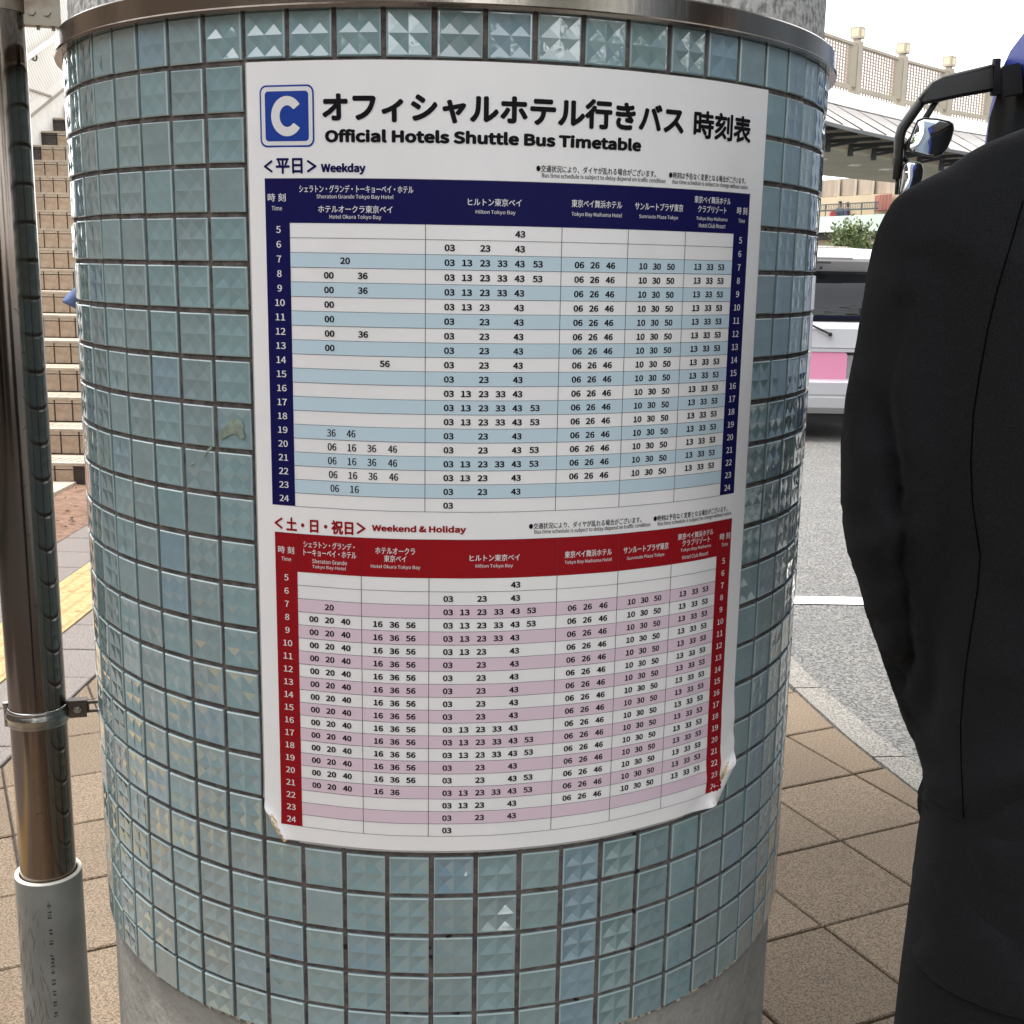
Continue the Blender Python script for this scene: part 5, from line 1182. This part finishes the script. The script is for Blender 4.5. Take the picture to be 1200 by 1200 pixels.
# ------------------------------------------------------------------ shrubs and trees
leafA = mat('leaf_green', (.055, .085, .022), .6, col2=(.14, .17, .06), vscale=5, ramp=(.35, .65)); leafB = mat('leaf_bright', (.07, .13, .03), .55, col2=(.16, .24, .06), vscale=3, ramp=(.35, .65)); bark = mat('bark', (.12, .09, .065), .9, var=.3, vscale=20)
def plant(name, label, cat, base, h, rx, rz, zc, n, leaf, m, group=None, trunk=.05, seed=1, upright=.5, limbs=9):
    r_ = random.Random(seed); o = empty(name); tag(o, label, cat, group); base = Vector(base)
    tk = MB(); tk.tube([base, base+Vector((.02, 0, zc*.5)), base+Vector((-.02, .02, zc*.95))], [trunk, trunk*.8, trunk*.4], 8)
    tips = []
    for k in range(limbs):
        a = r_.uniform(0, 2*PI); q = r_.uniform(.3, .95); s0 = base+Vector((0, 0, zc*r_.uniform(.35, .8)))
        tip = base+Vector((rx*q*math.cos(a), rx*q*math.sin(a), zc+rz*r_.uniform(-.6, .95)*(1.1-q*.5))); tips.append(tip)
        tk.tube([s0, lerp(s0, tip, .5)+Vector((0, 0, .04*h)), tip], [trunk*.4, trunk*.25, trunk*.08], 6)
    tk.build('trunk', bark, o)
    lv = MB()
    for k in range(n):
        t = r_.choice(tips); sp = rx*.42
        c = t+Vector((r_.gauss(0, sp*.6), r_.gauss(0, sp*.6), r_.gauss(0, sp*.6)))
        a = r_.uniform(0, 2*PI); up = r_.uniform(-.2, 1)*upright; d = Vector((math.cos(a), math.sin(a), up*2)).normalized(); s_ = d.cross(Vector((r_.uniform(-1, 1), r_.uniform(-1, 1), 1))).normalized(); L = leaf*r_.uniform(.6, 1.3)
        lv.quad(c, c+d*L*.5+s_*L*.22, c+d*L, c+d*L*.5-s_*L*.22)
    lv.build('crown', m, o); return o
bp_ = at(997, 300, 21.0); plant('shrub', 'bushy green shrub beyond the parked minivan in front of the footbridge', 'shrub', (bp_.x, 21.0, 0), 2.3, .40, .50, 1.78, 2600, .085, leafA, trunk=.03, seed=5, upright=1.3, limbs=16)
bp_ = at(1022, 300, 21.4); plant('shrub', 'lower green shrub right of the bushy one beside the black suit shoulder', 'shrub', (bp_.x, 21.6, 0), 1.9, .35, .35, 1.55, 1500, .085, leafA, trunk=.03, seed=8, upright=1.0, limbs=12)
for k, (x, y) in enumerate(((9.5, -4.5), (10.2, .5), (10.0, 5.5))):  # unseen trees added to darken sky reflections in the right-hand tiles
    plant('added_tree', ('unseen tall tree added across the road behind the viewer, to darken tile reflections', 'unseen tall tree added across the road level with the truck, to darken tile reflections', 'unseen tall tree added across the road beyond the truck cab, to darken tile reflections')[k], 'tree', (x, y, 0), 9, 2.6, 3.2, 5.2, 3200, .5, leafB, 'trees added across the road for tile reflections', trunk=.18, seed=40+k, limbs=22)
for k, (x, y) in enumerate(((5.5, -9), (-1.0, -13), (10, -12))):  # unseen trees put in so the truck mirrors show green
    plant('added_tree', ('unseen green street tree put in behind the viewer, for green in the truck mirrors', 'unseen green street tree put in behind the viewer at the pavement side', 'unseen green street tree put in behind the viewer across the road')[k], 'tree', (x, y, 0), 7, 2.2, 1.8, 4.2, 2600, .42, leafB, 'trees put in behind the viewer for reflections', trunk=.14, seed=20+k, limbs=18)

# ================================================================== ADDED BEHIND THE VIEWER (unseen, darkens reflections in the steel and glass)
stn = empty('added_building', 'unseen brown building with a dark front, added behind the viewer to darken reflections', 'building')  # added unseen building, keeps bright sky out of the pipe's reflections
brn = mat('added_wall_brown', (.20, .15, .11), .8, var=.15, vscale=2)
MB().box(-13, -0.6, -9.0, -6.4, -.02, 4.6).build('wall', brn, stn); MB().box(-13, -6.6, -6.39, 7.8, -.02, 4.6).build('wall', brn, stn); MB().box(-13.2, -0.4, -9.2, -5.9, 4.6, 4.95).build('roof', mat('added_roof_dark', (.10, .09, .085), .8), stn); MB().box(-13.2, -6.3, -5.89, 7.9, 4.6, 4.95).build('roof', mat('added_roof_dark', (.10, .09, .085), .8), stn)
for k in range(4):
    f_ = MB().box(-12.4+3*k, -10.2+3*k, -6.45, -6.36, .1, 3.2).build('entrance', mat('added_front_dark', (.015, .015, .015), .3), stn); MB().box(-11.36+3*k, -11.28+3*k, -6.36, -6.33, .1, 3.2).build('door_frame', st2, f_)
figure(-.02, -.42, 0, math.radians(90), .97, mat('charcoal_coat', (.02, .02, .022), .85), dark_trs, 'unseen person in a charcoal coat added at the viewpoint for a dark stripe in the steel pipe')  # unseen figure added for the dark stripe mirrored in the pipe
